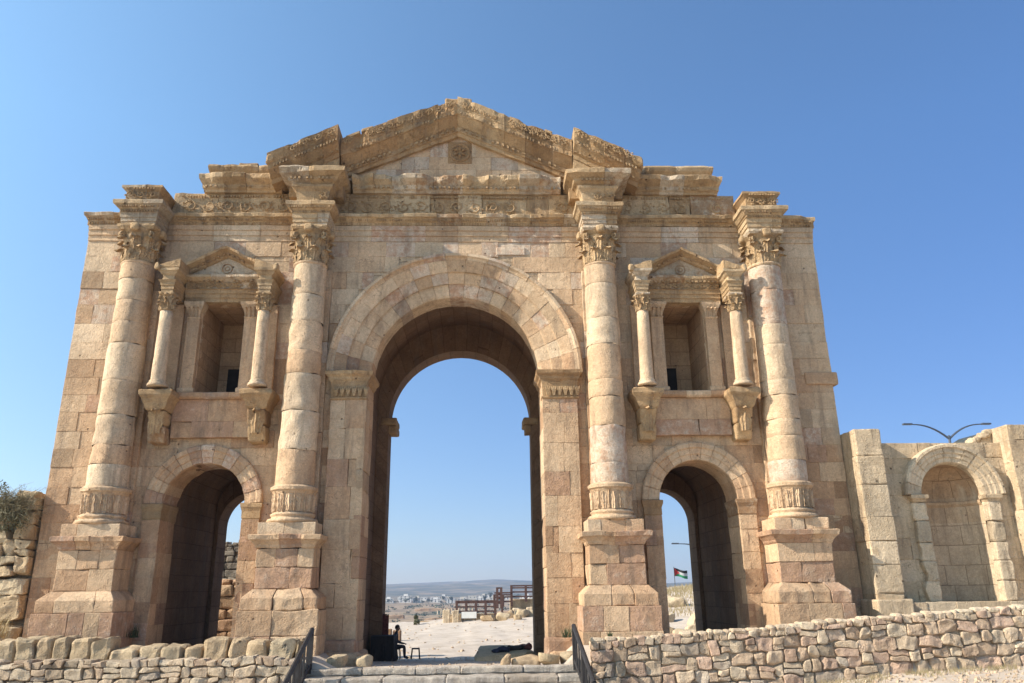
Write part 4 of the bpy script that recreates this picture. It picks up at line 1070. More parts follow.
def ground_mat():
    m, n = new_mat('dusty ground'); N = n.nodes; L = n.links
    out = N.new('ShaderNodeOutputMaterial'); b = N.new('ShaderNodeBsdfPrincipled'); L.new(b.outputs[0], out.inputs[0]); b.inputs['Roughness'].default_value = .95
    geo = N.new('ShaderNodeNewGeometry'); sep = N.new('ShaderNodeSeparateXYZ'); L.new(geo.outputs['Position'], sep.inputs[0])
    def nz(sc, d=8, r_=.65):
        t = N.new('ShaderNodeTexNoise'); t.inputs['Scale'].default_value = sc; t.inputs['Detail'].default_value = d; t.inputs['Roughness'].default_value = r_; L.new(geo.outputs['Position'], t.inputs['Vector']); return t.outputs[0]
    def ramp(f, st):
        r_ = N.new('ShaderNodeValToRGB'); r_.color_ramp.elements[0].position = st[0][0]; r_.color_ramp.elements[0].color = (*st[0][1], 1)
        r_.color_ramp.elements[1].position = st[-1][0]; r_.color_ramp.elements[1].color = (*st[-1][1], 1)
        for p, c in st[1:-1]: e = r_.color_ramp.elements.new(p); e.color = (*c, 1)
        L.new(f, r_.inputs[0]); return r_.outputs[0]
    def mr(v, a, bb):
        t = N.new('ShaderNodeMapRange'); t.inputs[1].default_value = a; t.inputs[2].default_value = bb; t.clamp = True; L.new(v, t.inputs[0]); return t.outputs[0]
    def mix(f, a, bb):
        t = N.new('ShaderNodeMix'); t.data_type = 'RGBA'; L.new(f, t.inputs[0]); L.new(a, t.inputs[6]); L.new(bb, t.inputs[7]); return t.outputs[2]
    near = ramp(nz(1.3), [(.3, (.38, .31, .235)), (.5, (.48, .395, .31)), (.7, (.54, .46, .375))])
    val = ramp(nz(.017, 9, .72), [(.38, (.05, .055, .03)), (.45, (.22, .145, .075)), (.52, (.33, .225, .125)), (.58, (.13, .09, .05)), (.68, (.27, .185, .105))])
    hill = ramp(nz(.012, 10, .72), [(.38, (.04, .05, .035)), (.5, (.09, .085, .06)), (.62, (.24, .175, .12))])
    c = mix(mr(sep.outputs[1], 52, 75), near, val); c = mix(mr(sep.outputs[1], 900, 1500), c, hill)
    L.new(c, b.inputs['Base Color'])
    bp = N.new('ShaderNodeBump'); bp.inputs['Strength'].default_value = .6; bp.inputs['Distance'].default_value = .04; L.new(nz(9), bp.inputs['Height']); L.new(bp.outputs[0], b.inputs['Normal'])
    return m
GROUND = ground_mat()
tag(mb.build('ground', GROUND, smooth=True), kind='structure')
# steps
mb = MB()
for k in range(7):
    y = -3.02-.37*k; z = -1.815-.165*k
    x = -3.5
    while x < 3.55:
        w = min(random.uniform(.9, 1.9), 3.6-x)
        rbox(mb, (x+.006, y-.37 if k else y-.05, z-.17), (x+w-.006, y+.25, z), .1, .035, .02, 4, random.choice([0, .3, .6]), rval(), x+k, skip=(), amp2=.02)
        x += w
STEP = stone_mat('worn pale step stone', ramp=[(0, (.5, .44, .37)), (.5, (.46, .39, .31)), (1, (.42, .33, .26))], stain=.5, bump=.8)
tag(mb.build('steps', STEP), kind='structure')

# ------------------------------------------------------------------ HANDRAILS
def handrail(x, lab, gx):
    t = thing('handrail', lab, 'handrail', (x, -3.1, -1.83), 'handrails beside the steps')
    n = 3; L_ = 2.4; sl = .165/.37
    def top(k): return Vector((x+gx*k*.06, -3.05-L_*k, -.92-sl*L_*k))
    for i in range(3):
        p = top(i/2); mb = MB(); mb.box((p.x-.055, p.y-.055, p.z-1.0), (p.x+.055, p.y+.055, p.z+.02)); mb.build('post', IRON, t)
    mb = MB(); a, b = top(0)+Vector((0, .06, .03)), top(1)
    mb.tube([a, b], .06, 8); mb.build('top_rail', IRON, t)
    mb = MB(); mb.tube([top(0)-Vector((0, 0, .78)), top(1)-Vector((0, 0, .78))], .05, 6)
    mb.build('lower_rail', IRON, t)
    mb = MB()
    for i in range(1, 8):
        p = top(i/8); mb.box((p.x-.02, p.y-.03, p.z-.8), (p.x+.02, p.y+.03, p.z))
    mb.build('balusters', IRON, t)
handrail(-3.42, 'dark sloping metal handrail on the left side of the steps', -1)
handrail(3.2, 'dark sloping metal handrail on the right side of the steps', 2.5)

# ------------------------------------------------------------------ LOOSE ROCKS
def rock(x, y, z, sx, sy, sz, lab, mat=BOULD, grp='loose boulders near the arch', name='boulder'):
    mb = MB(); rbox(mb, (x-sx/2, y-sy/2, z-sz*.2), (x+sx/2, y+sy/2, z+sz*.85), min(sx, sz)/8, min(sx, sy, sz)*.3, min(sx, sz)*.06, 3.5/min(sx, sz)**.5, random.choice([0, .2, .4, .7]), rval(), x*9+y, fn=facets((x, y, z+sz*.3), (sx/2, sy/2, sz*.55), 11, .5, .9, int(x*977+y*31)), amp2=min(sx, sz)*.15)
    return tag(mb.build(name, mat, smooth=True), lab, 'boulder', grp)
rock(1.5, -2.35, -1.86, .32, .35, .34, 'small round pale boulder at the left end of the row by the right handrail')
rock(2.0, -2.2, -1.86, .75, .5, .3, 'flat tan boulder second from the left in the row by the right handrail')
rock(2.6, -2.3, -1.86, .6, .5, .44, 'blocky tan boulder in front of the right main pier')
rock(3.12, -2.1, -1.86, .5, .5, .44, 'pale boulder wedged beside the right handrail post')
rock(-3.0, -1.6, -1.86, .5, .6, .4, 'grey boulder beside the left handrail post')
rock(-2.35, -1.0, -1.9, .45, .5, .35, 'low grey stone at the foot of the left main pier')
# slab mound in the passage
mb = MB(); rbox(mb, (.35, 2.6, -2.5), (2.9, 6.6, -1.85), .12, .2, .06, 2.2, .3, 0, 5, amp2=.22, fn=facets((1.6, 4.6, -2.2), (1.3, 2, .4), 10, .55, .9, 5))
tag(mb.build('rock_slab', BOULD, smooth=True), 'long shaded rock slab on the right floor of the main passage', 'rock')
def bundle(x, y, z, w, d, h, mat, lab, seed):
    mb = MB(); rbox(mb, (x-w/2, y-d/2, z-.02), (x+w/2, y+d/2, z+h), .06, h*.45, .07, 5, .4, 0, seed, amp2=.12)
    tag(mb.build('cloth_bundle', mat, smooth=True), lab, 'cloth bundle', 'bundles of cloth lying on the rock slab')
bundle(1.5, 3.6, -1.9, .5, .4, .1, BLUECLOTH, 'leftmost navy cloth bundle lying on the rock slab', 1)
bundle(1.95, 3.9, -1.9, .5, .4, .13, BLACK, 'black cloth bundle in the middle of the rock slab', 2)
bundle(2.35, 4.3, -1.88, .45, .4, .13, REDCLOTH, 'dark red cloth bundle at the right end of the rock slab', 3)
# ------------------------------------------------------------------ STALL, PERSON
st = thing('market_stall', 'black cloth covered stall table against the left passage wall', 'stall', (-2.55, 5, -2.3))
mb = MB(); n = 22
for j in range(8):     # draped cloth with folds
    pass
fold = []
for k in range(49):
    t = k/48*4
    if t < 1.2: p = (-2.95+t/1.2*.8, 4.5)
    elif t < 2.0: p = (-2.15, 4.5+(t-1.2)/.8*.9)
    elif t < 3.2: p = (-2.15-(t-2)/1.2*.8, 5.4)
    else: p = (-2.95, 5.4-(t-3.2)/.8*.9)
    fold.append(p)
b = len(mb.v)
for j in range(5):
    for k, p in enumerate(fold):
        z = -2.27+.82*j/4
        w = (.05*sin(k*1.1)+.03*sin(k*2.7+j))*(1-j/4.5); mb.v.append((p[0]+w, p[1]-abs(w), z))
for j in range(4):
    for k in range(48): mb.face((b+j*49+k, b+j*49+k+1, b+(j+1)*49+k+1, b+(j+1)*49+k))
mb.face(tuple(b+4*49+k for k in range(48)))
mb.build('table_cloth', BLACK, st)
mb = MB()
for x, y in ((-2.9, 4.55), (-2.2, 4.55), (-2.9, 5.35), (-2.2, 5.35)):
    mb = MB(); mb.tube([(x, y, -2.3), (x, y, -1.47)], .02, 6); mb.build('leg', IRON, st)
tx = thing('hanging_rug', 'dark red rug hung on a rack behind the black stall', 'rug', (-2.8, 5.5, -2.3))
mb = MB(); b = len(mb.v)
for j in range(9):
    for k in range(13):
        x = -2.98+.5*k/12; z = -2.0+1.22*j/8; mb.v.append((x, 5.5+.03*sin(k*1.3)*(1-j/9), z-(.06 if j == 8 and k % 4 == 2 else 0)))
for j in range(8):
    for k in range(12): mb.face((b+j*13+k, b+j*13+k+1, b+(j+1)*13+k+1, b+(j+1)*13+k))
rg = mb.build('rug', REDCLOTH, tx); md = rg.modifiers.new('s', 'SOLIDIFY'); md.thickness = .012
mb = MB(); mb.tube([(-3.05, 5.53, -.78), (-2.55, 5.53, -.78)], .018, 6); mb.tube([(-3.04, 5.53, -2.3), (-3.04, 5.53, -.78)], .018, 6); mb.tube([(-2.57, 5.53, -2.3), (-2.57, 5.53, -.78)], .018, 6)
mb.build('rack', IRON, tx)
# person seated, seen from behind the table, facing right (+x)
def person():
    t = thing('person', 'seated person in dark clothes beside the black stall in the shade of the passage', 'person', (-2.28, 5.6, -2.28)); t.scale = (.88, .88, .88)
    P = lambda x, y, z: (x, y, z)
    J = {'pel': (0, 0, .47, .15), 'sp1': (.02, 0, .62, .14), 'sp2': (.05, 0, .8, .15), 'ch': (.07, 0, .93, .13), 'nk': (.09, 0, 1.02, .055), 'nk2': (.11, 0, 1.08, .05)}
    E = [('pel', 'sp1'), ('sp1', 'sp2'), ('sp2', 'ch'), ('ch', 'nk'), ('nk', 'nk2')]
    for s, q in ((-1, 'L'), (1, 'R')):
        J.update({'sh'+q: (.07, s*.17, .93, .065), 'el'+q: (.12, s*.24, .68, .045), 'wr'+q: (.32, s*.17, .6, .03), 'ha'+q: (.4, s*.15, .59, .03)})
        E += [('ch', 'sh'+q), ('sh'+q, 'el'+q), ('el'+q, 'wr'+q), ('wr'+q, 'ha'+q)]
        J.update({'hi'+q: (.04, s*.1, .46, .1), 'kn'+q: (.42, s*.12, .48, .065), 'an'+q: (.44, s*.12, .09, .042), 'to'+q: (.6, s*.13, .04, .035)})
        E += [('pel', 'hi'+q), ('hi'+q, 'kn'+q), ('kn'+q, 'an'+q), ('an'+q, 'to'+q)]
        for i in range(5):
            yy = s*(.15+(i-2)*.018) if i < 4 else s*.11; l = (.07, .085, .08, .065, .05)[i]
            J['f%d%s' % (i, q)] = (.42, yy, .59, .009); J['g%d%s' % (i, q)] = (.42+l*.6, yy, .575, .008); J['h%d%s' % (i, q)] = (.42+l, yy, .55, .007)
            E += [('ha'+q, 'f%d%s' % (i, q)), ('f%d%s' % (i, q), 'g%d%s' % (i, q)), ('g%d%s' % (i, q), 'h%d%s' % (i, q))]
    names = list(J); me = bpy.data.meshes.new('body'); me.from_pydata([J[k][:3] for k in names], [(names.index(a), names.index(b)) for a, b in E], [])
    o = bpy.data.objects.new('body', me); C.objects.link(o); o.parent = t
    md = o.modifiers.new('k', 'SKIN'); md.use_smooth_shade = True
    for i, k in enumerate(names):
        sv = me.skin_vertices[0].data[i]; sv.radius = (J[k][3], J[k][3]); sv.use_root = (k == 'pel')
    o.modifiers.new('s', 'SUBSURF').levels = 1; o.modifiers['s'].render_levels = 1
    me.materials.append(SHIRT)
    mb = MB(); c = Vector((-2.15, 5.6, -2.28+1.18)); b = len(mb.v); n = 14     # head with brow, nose, chin
    for j in range(13):
        ph = -pi/2+pi*j/12
        for k in range(n):
            a = 2*pi*k/n; x = cos(a)*cos(ph)*.095; y = sin(a)*cos(ph)*.075; z = sin(ph)*.118
            if abs(a) < .3 or abs(a-2*pi) < .3:
                if j == 5: x += .022
                if j == 6: x += .006
                if j == 3: x += .012
                if j == 7: x -= .004
            mb.v.append((c.x+x, c.y+y, c.z+z))
    for j in range(12):
        for k in range(n): mb.face((b+j*n+k, b+j*n+(k+1) % n, b+(j+1)*n+(k+1) % n, b+(j+1)*n+k))
    for s in (-1, 1): mb.tube([c+Vector((-.005, s*.074, -.025)), c+Vector((-.012, s*.088, 0)), c+Vector((-.005, s*.078, .025))], .012, 5)
    mb.build('head', SKIN, t, smooth=True)
    mb = MB(); b = len(mb.v)
    for j in range(8):
        ph = -.25+(pi/2+.25)*j/7
        for k in range(n):
            a = 2*pi*k/n; sh = 0 if cos(a) < .35 else .5*(1-j/7)
            p2 = min(pi/2, ph+sh*1.2); mb.v.append((c.x-.008+cos(a)*cos(p2)*.105, c.y+sin(a)*cos(p2)*.084, c.z+.01+sin(p2)*.122))
    for j in range(7):
        for k in range(n): mb.face((b+j*n+k, b+j*n+(k+1) % n, b+(j+1)*n+(k+1) % n, b+(j+1)*n+k))
    mb.build('hair', HAIR, t, smooth=True)
person()
def stool(x, y, z, lab, h=.45, w=.2):
    t = thing('stool', lab, 'stool', (x, y, z), 'stools by the stall')
    mb = MB(); rbox(mb, (x-w, y-w, z+h-.04), (x+w, y+w, z+h), .1, .015, 0); mb.build('seat', BLACK, t)
    for a in (-1, 1):
        for b_ in (-1, 1):
            mb = MB(); mb.tube([(x+a*w*1.05, y+b_*w*1.05, z), (x+a*w*.85, y+b_*w*.85, z+h-.03)], .017, 6); mb.build('leg', IRON, t)
stool(-2.25, 5.6, -2.28, 'black stool under the seated person', .37)
stool(-1.5, 5.5, -2.27, 'empty low metal stool to the right of the seated person', .36, .14)
# ------------------------------------------------------------------ TIMBER RAILINGS BEHIND
def railing(px0, px1, y, zb, lab, h=1.05, n=4, slope=0.0):
    t = thing('timber_railing', lab, 'railing', (px0, y, zb), 'timber railings beyond the arch')
    for k in range(n+1):
        x = px0+(px1-px0)*k/n; z = zb+slope*(x-px0); mb = MB(); mb.box((x-.09, y-.09, z-.25), (x+.09, y+.09, z+h)); mb.build('post', WOOD, t)
    for hh in (.12, .45, .75, h-.05):
        mb = MB(); mb.box((px0, y-.05, -.055), (px1, y+.05, .055), fn=lambda p, hh=hh: (p[0], p[1], p[2]+zb+hh+slope*(p[0]-px0))); mb.build('rail', WOOD, t)
railing(-1.15, 1.75, 38, -1.62, 'lower timber railing with four bays beyond the main passage', .9, 4)
railing(1.9, 2.2, 37.6, -1.05, 'narrow timber gate frame between the two longer railings', 1.25, 1)
railing(3.0, 7.4, 38.5, -.6, 'upper timber railing on top of the stone terrace', .95, 4)
railing(1.7, 3.0, 38.4, -.95, 'short timber railing beside the gate frame below the upper railing', .65, 2)
tw = thing('terrace_wall', 'low pale stone terrace wall under the timber railings', 'wall', (3, 39, -2.4))
mb = MB(); ashlar(mb, -2.0, 3.0, -2.5, -1.65, 38.2, 38.7, cs=[-2.6, -2.1, -1.68], bl=.8, tonef=lambda z, x: random.choice([0, .2, .5]), res=.4)
mb.build('lower_face', WING, tw)
mb = MB(); ashlar(mb, 2.9, 8.0, -2.4, -.65, 38.7, 39.4, cs=[-2.5, -1.9, -1.3, -.68], bl=.7, tonef=lambda z, x: random.choice([0, .2, .5]), res=.4)
mb.box((-1.9, 38.6, -2.6), (3.1, 40, -1.7)); mb.box((3, 39.3, -2.6), (8, 43, -.7)); mb.build('upper_face', WING, tw)
for i, (x, w, h) in enumerate([(-1.9, .55, 1.15), (-1.2, .5, 1.1), (3.3, .5, 1.2), (4.3, .45, 1.25)]):
    mb = MB(); rbox(mb, (x-w/2, 37.4, -2.5), (x+w/2, 37.9, -2.5+h), .2, .06, .03, 3, .1, .05, i)
    tag(mb.build('stone_post', WING), ['leftmost pale upright stone post below the lower railing', 'pale stone post left of the small white board', 'pale stone post in front of the terrace steps', 'rightmost pale stone post among the rocks under the upper railing'][i], 'stone post', 'pale stone posts below the railings')
sg = thing('sign_board', 'small blank white board on posts below the lower timber railing', 'sign', (-.3, 37, -2.4))
mb = MB(); mb.box((-.75, 36.95, -1.95), (.35, 37.0, -1.5)); mb.build('board', WHITEP, sg)
for x in (-.65, .25):
    mb = MB(); mb.box((x-.03, 37.0, -2.5), (x+.03, 37.05, -1.5)); mb.build('leg', IRON, sg)
mb = MB(); mb.box((2.15, 35.6, -2.4), (2.3, 35.75, -.75)); tag(mb.build('timber_post', WOOD), 'single dark timber post standing on the sand before the terrace', 'post')
ORD2 = ['first', 'second', 'third', 'fourth', 'fifth', 'sixth', 'seventh', 'eighth', 'ninth', 'tenth', 'eleventh', 'twelfth', 'thirteenth', 'last']
ORD = ['first', 'second', 'third', 'fourth', 'fifth', 'sixth', 'seventh', 'eighth', 'ninth', 'tenth', 'eleventh', 'last']
for i in range(11):
    x = 2.4+i*.42+random.uniform(-.15, .15); y = 34.5+random.uniform(-1, 2.5); s_ = random.uniform(.35, .75)
    rock(x, y, gh(x, y), s_*1.3, s_, s_, ORD[i]+' rock from the left in the heap on the sand below the upper timber railing', BOULD, 'rocks heaped below the terrace')
rock(1.3, 35, gh(1.3, 35), 1.3, .8, .5, 'flat wide rock lying left of the single timber post', BOULD, 'rocks heaped below the terrace')
# low blocks and hut roof at left of the sand
lb = thing('block_fence', 'short row of upright brown blocks beyond the left side of the passage', 'wall', (-7, 22, -2.7))
mb = MB()
for k in range(5): rbox(mb, (-6.25+k*.52, 22+.1*k, -2.8), (-5.8+k*.52, 22.4+.1*k, -1.75-.08*k), .2, .05, .03, 3, .75, -.3, k)
mb.build('blocks', STONE, lb)
mb = MB(); ashlar(mb, -4.6, -1.4, -2.7, -2.3, 44.5, 45, cs=[-2.9, -2.35], bl=1.0, res=.4, tonef=lambda z, x: .98)
tag(mb.build('low_wall', WING), 'low grey wall at the far left edge of the sandy ground', 'wall')

# ------------------------------------------------------------------ foliage helpers
def leafcloud(mb, c, rad, n, size, flat=1.0, drop=0.0, dirs=None):
    lumps = [(Vector((random.gauss(0, .45)*rad[0], random.gauss(0, .45)*rad[1], random.gauss(0, .4)*rad[2])), random.uniform(.3, .6)) for _ in range(9)]
    for i in range(n):
        l, s_ = random.choice(lumps); d = Vector((random.gauss(0, 1), random.gauss(0, 1), random.gauss(0, 1))).normalized()*random.random()**.4*s_
        p = Vector(c)+l+Vector((d.x*rad[0], d.y*rad[1], d.z*rad[2]))
        a = Vector((random.gauss(0, 1), random.gauss(0, 1), random.gauss(0, 1))).normalized(); b_ = a.orthogonal().normalized()
        z = size*random.uniform(.6, 1.4); mb.quad([p-a*z, p-b_*z*.45, p+a*z, p+b_*z*.45])
def twigs(mb, c, n, L_, up=1.0, rad=.006, spread=1.0, leafy=.03):
    c = Vector(c)
    for i in range(n):
        a = random.uniform(0, 2*pi); o = c+Vector((random.gauss(0, .25), random.gauss(0, .15), random.gauss(0, .12)))
        d = Vector((cos(a)*spread, sin(a)*spread*.7, random.uniform(-.6, 1)*up)).normalized(); l = L_*random.uniform(.5, 1.1)
        p1 = o+d*l*.5+Vector((0, 0, -.05)); p2 = o+d*l+Vector((0, 0, -.3*l*random.random()))
        mb.tube([o, p1, p2], [rad, rad*.7, rad*.3], 3, cap=False)
        for k in range(3):
            q = p1.lerp(p2, random.random())+Vector((random.gauss(0, .03), random.gauss(0, .03), random.gauss(0, .03)))
            e = Vector((random.gauss(0, 1), random.gauss(0, 1), random.gauss(0, 1))).normalized(); f = e.orthogonal().normalized()
            mb.quad([q-e*leafy, q-f*leafy*.3, q+e*leafy, q+f*leafy*.3])
db = thing('dry_bush', 'grey green dry bush hanging over the top of the boulder wall', 'bush', (-13.2, -.3, 2.4))
mb = MB(); twigs(mb, (-13.0, -.4, 2.5), 900, .85, 1, .007, leafy=.02)
mb.build('twigs', DRYF, db)
mb = MB(); leafcloud(mb, (-13.05, -.45, 2.3), (.55, .4, .75), 1700, .035); mb.build('leaves', GREENF, db)
def tuft(x, y, z, lab, s_=.25, n=40, mat=None, nm='weed'):
    mb = MB()
    for i in range(n):
        a = random.uniform(0, 2*pi); l = s_*random.uniform(.5, 1.2); o = Vector((x+random.gauss(0, s_*.2), y+random.gauss(0, s_*.2), z))
        e = o+Vector((cos(a)*l*.5, sin(a)*l*.5, l)); w = Vector((-sin(a), cos(a), 0))*.012
        mb.quad([o-w, o+w, e])
    return tag(mb.build(nm, mat or FOL), lab, 'weed', 'weeds at the foot of the stones')
tuft(-8.95, -.35, -1.15, 'dark green weed beside the pedestal of the leftmost column', .35, 60)
tuft(3.25, -.6, -1.3, 'green weed between the right main pier and its column pedestal', .3, 60)
tuft(4.3, -1.75, -1.22, 'small green weed on the wall top under the third pedestal', .14, 30)
tuft(11.0, -3.3, -2.45, 'dry weed at the foot of the right rubble wall', .2, 50, DRYG)
tuft(-12.4, -1.0, -1.1, 'dry grass between boulder wall and leftmost pedestal', .6, 160, DRYG)
tuft(-12.9, -1.3, -1.2, 'dry grass clump in front of the boulder wall', .6, 160, DRYG)
# grass on the rise seen through the right opening
mb = MB()
for i in range(9000):
    x = random.uniform(9, 32); y = random.uniform(26, 50); z = gh(x, y); l = random.uniform(.15, .5); a = random.uniform(0, 2*pi)
    mb.quad([(x-.02, y, z-.02), (x+.02, y, z-.02), (x+cos(a)*.15, y+sin(a)*.15, z+l)])
tag(mb.build('grass', DRYG), kind='stuff')
# rocks behind right opening
for i, (x, y, w, h) in enumerate([(9.2, 12, .8, .9), (10.4, 13, 1.0, .55), (9.6, 15, .7, .6), (11.2, 17, 1.2, .7), (12.3, 20, .9, .7), (10.8, 21, .8, .5), (13.2, 23, 1.1, .8), (11.9, 25, .8, .6), (14.8, 27, 1.2, .8), (8.2, 10, .9, .4), (13.8, 31, 1.2, .7), (16.6, 33, 1.2, .8)]):
    rock(x, y, gh(x, y), w*1.4, w, h, ORD[i]+' tumbled block going away from the arch, on the rise through the right opening', BOULD, 'blocks on the rise behind the right opening')
def pebbles(name, n, xr, yr, smin, smax, mat, kind='stuff'):
    mb = MB()
    for i in range(n):
        x = random.uniform(*xr); y = random.uniform(*yr); z = gh(x, y); s_ = smin+(smax-smin)*random.random()**3
        b = len(mb.v)
        for k in range(6):
            a = 2*pi*k/6+random.uniform(-.3, .3); mb.v.append((x+cos(a)*s_*random.uniform(.7, 1.1), y+sin(a)*s_*random.uniform(.7, 1.1), z-.02))
        for k in range(6):
            a = 2*pi*k/6; mb.v.append((x+cos(a)*s_*random.uniform(.4, .8), y+sin(a)*s_*random.uniform(.4, .8), z+s_*random.uniform(.35, .7)))
        for k in range(6): mb.face((b+k, b+(k+1) % 6, b+6+(k+1) % 6, b+6+k), random.random())
        mb.face(tuple(b+6+k for k in range(6)), random.random())
    return tag(mb.build(name, mat), kind=kind)
pebbles('gravel', 2600, (5, 18), (-7.5, -3.15), .012, .09, RUBBLE)
pebbles('scattered_stones', 500, (-6, 12), (9.5, 44), .02, .12, RUBBLE)
pebbles('path_gravel', 700, (-2.8, 2.8), (-2.9, 9), .008, .05, RUBBLE)
mb = MB()
for i in range(2600):
    x = random.uniform(8, 17.5); y = -3.1-abs(random.gauss(0, .5)); z = gh(x, y); l = random.uniform(.04, .16); a = random.uniform(0, 2*pi)
    if n1(x*1.3, y*1.3, 4) > 0: mb.quad([(x-.008, y, z-.01), (x+.008, y, z-.01), (x+cos(a)*.06, y+sin(a)*.06, z+l)])
tag(mb.build('dry_grass', DRYG), kind='stuff')
# flag
fx, fy = 30.2, 90.0
fl = thing('flagpole', 'red, black, white and green flag on a short pole seen through the right opening', 'flag', (19.75, 56, -.5))
mb = MB(); mb.tube([(19.75, 56, -1), (19.75, 56, 2.0)], .03, 6); mb.build('pole', IRON, fl)
def flagpt(u, v): return (19.78+u*1.3, 56+.1*sin(u*7), 1.1+v*.75-.25*u+.06*sin(u*6+v))
mb = MB()
for k, (v0, v1) in enumerate(((2/3, 1), (1/3, 2/3), (0, 1/3))):
    for i in range(12):
        u0, u1 = i/12, (i+1)/12; mb.quad([flagpt(u0, v0), flagpt(u1, v0), flagpt(u1, v1), flagpt(u0, v1)], mi=k)
b = len(mb.v)
def off(p): return (p[0], p[1]-.02, p[2])
mb.quad([off(flagpt(0, 0)), off(flagpt(.2, .25)), off(flagpt(.4, .5)), off(flagpt(.2, .75)), off(flagpt(0, 1))], mi=3)
mb.build('flag_cloth', [FLK, FLW, FLG, FLR], fl)
# street lamps
def lamp(x, y, z0, z1, arms, lab, rise=1.0):
    t = thing('street_lamp', lab, 'street lamp', (x, y, z0))
    mb = MB(); mb.tube([(x, y, z0), (x, y, z1)], [.09, .06], 8); mb.build('pole', STEEL, t)
    for L_ in arms:
        s_ = 1 if L_ > 0 else -1; pts = []
        for k in range(9):
            u = k/8; pts.append((x+s_*.03+L_*u, y, z1-.15+rise*(1-(1-u)**2.2)))
        mb = MB(); mb.tube(pts, [.055-.025*k/8 for k in range(9)], 6); ar = mb.build('arm', STEEL, t)
        e = pts[-1]; mb = MB(); rbox(mb, (min(e[0], e[0]+s_*.5), y-.1, e[2]-.03), (max(e[0], e[0]+s_*.5), y+.1, e[2]+.06), .1, .04, 0); mb.build('lamp_head', STEEL, ar)
lamp(24.3, 14, -1, 7.15, (-1.75, 1.75), 'double armed grey street lamp rising behind the niche wall', .72)
lamp(14.75, 28, -1.6, 2.75, (-1.1,), 'single armed grey street lamp seen through the right side opening', .14)

# ------------------------------------------------------------------ VALLEY: ancient columns, town, trees
for i in range(13):
    x = -34+i*2.6; y = 600+i*2; z = gh(x, y)
    mb = MB(); h = random.choice([4.2, 4.4, 3.2, 4.3]); lathe(mb, x, y, [(.9, z-.3), (.9, z+.2), (.6, z+.3), (.55, z+h-.4), (.85, z+h)], 8, .2, 0, 0)
    tag(mb.build('ancient_column', WING), 'weathered column standing in the distant row across the valley', 'column', 'distant row of ancient columns')
for i, (x0, x1, y, h) in enumerate([(-44, -30, 260, 1.8), (-22, -3, 330, 1.6), (2, 14, 250, 1.5)]):
    mb = MB(); z = gh((x0+x1)/2, y); rbox(mb, (x0, y, z-1), (x1, y+4, z+h), 1.5, .3, .5, .4, .5, 0, i)
    tag(mb.build('ruin_wall', STONE), ['low ruined wall at the left of the valley floor', 'long low ruined wall in the middle of the valley floor behind the columns', 'short ruined wall on the valley floor near the terrace'][i], 'ruin')
def house(x, y, w, d, h, mat, lab, floors):
    z = gh(x, y)-1; t = thing('house', lab, 'house', (x, y, z), 'houses of the distant town')
    mb = MB(); mb.box((x-w/2, y, z), (x+w/2, y+d, z+1+h)); mb.build('wall', mat, t)
    mb = MB(); mb.box((x-w/2-.3, y-.3, z+1+h), (x+w/2+.3, y+d+.3, z+1.35+h)); mb.box((x-w*.15, y+2, z+1.35+h), (x+w*.2, y+6, z+3.6+h)); mb.build('roof', mat, t)
    for f in range(floors):
        zz = z+1+h*(f+.35)/floors; k = max(2, int(w/4))
        for i in range(k):
            xx = x-w/2+w*(i+.5)/k; mb = MB(); mb.box((xx-.7, y-.05, zz), (xx+.7, y+.1, zz+1.5)); mb.build('window', GLASS, t)
H = [(-118, 1000, 16, 9, 2), (-98, 1010, 20, 15, 4), (-84, 1020, 15, 11, 3), (-62, 1040, 18, 8, 2), (-42, 1030, 13, 10, 3), (-28, 1050, 16, 7, 2), (-5, 1040, 14, 7, 2), (12, 1020, 12, 8, 2), (28, 1060, 16, 6, 2), (-140, 1050, 14, 7, 2), (60, 1100, 16, 7, 2), (100, 1150, 14, 7, 2), (-60, 1200, 18, 9, 3), (0, 1230, 18, 9, 3)]
HL = ['white block at the far left edge of the distant town', 'tallest white four storey block of the distant town', 'three storey white block right of the tallest one', 'wide low cream house left of centre in the distant town', 'narrow three storey house in the middle of the distant town', 'low two storey house just right of the town centre', 'small two storey house among the dark trees', 'pale two storey house near the right end of the town', 'bright flat house at the right end of the distant town', 'half hidden low house beyond the left pier', 'lone house on the right side of the valley', 'farthest right lone house on the slope', 'three storey house higher on the slope at left', 'three storey house higher on the slope at right']
for (x, y, w, h, f), lb_ in zip(H, HL): house(x, y, w*.75, 10, h*.52, random.choice([HOUSE, HOUSE, HOUSE2]), lb_, f)
random.seed(77)
for i in range(14):
    x = -150+i*17+random.uniform(-5, 5); z = gh(x, 1130)-1; w = random.uniform(8, 14); h = random.uniform(3, 5)+1; y = 1120+random.uniform(-40, 60)
    t = thing('house', ORD2[i]+' small low house from the left in the far row of the distant town', 'house', (x, y, z), 'houses of the distant town')
    mb = MB(); mb.box((x-w/2, y, z), (x+w/2, y+9, z+h)); mb.build('wall', random.choice([HOUSE, HOUSE2]), t)
    mb = MB(); mb.box((x-w/2-.2, y-.2, z+h), (x+w/2+.2, y+9.2, z+h+.3)); mb.build('roof', HOUSE2, t)
    for q in (-.25, .25): mb = MB(); mb.box((x+q*w-.8, y-.05, z+h*.5), (x+q*w+.8, y+.1, z+h*.5+1.3)); mb.build('window', GLASS, t)
def tree(x, y, h, w, lab, mat=FARFOL, grp='dark trees around the distant town', n=260, name='tree'):
    z = gh(x, y)-.3; t = thing(name, lab, 'tree', (x, y, z), grp)
    mb = MB(); mb.tube([(x, y, z), (x+.1, y, z+h*.6)], [h*.03, h*.015], 6); mb.build('trunk', BARK, t)
    mb = MB(); leafcloud(mb, (x, y, z+h*.6), (w*.5, w*.45, h*.3), n, h*.07); mb.build('crown', mat, t)
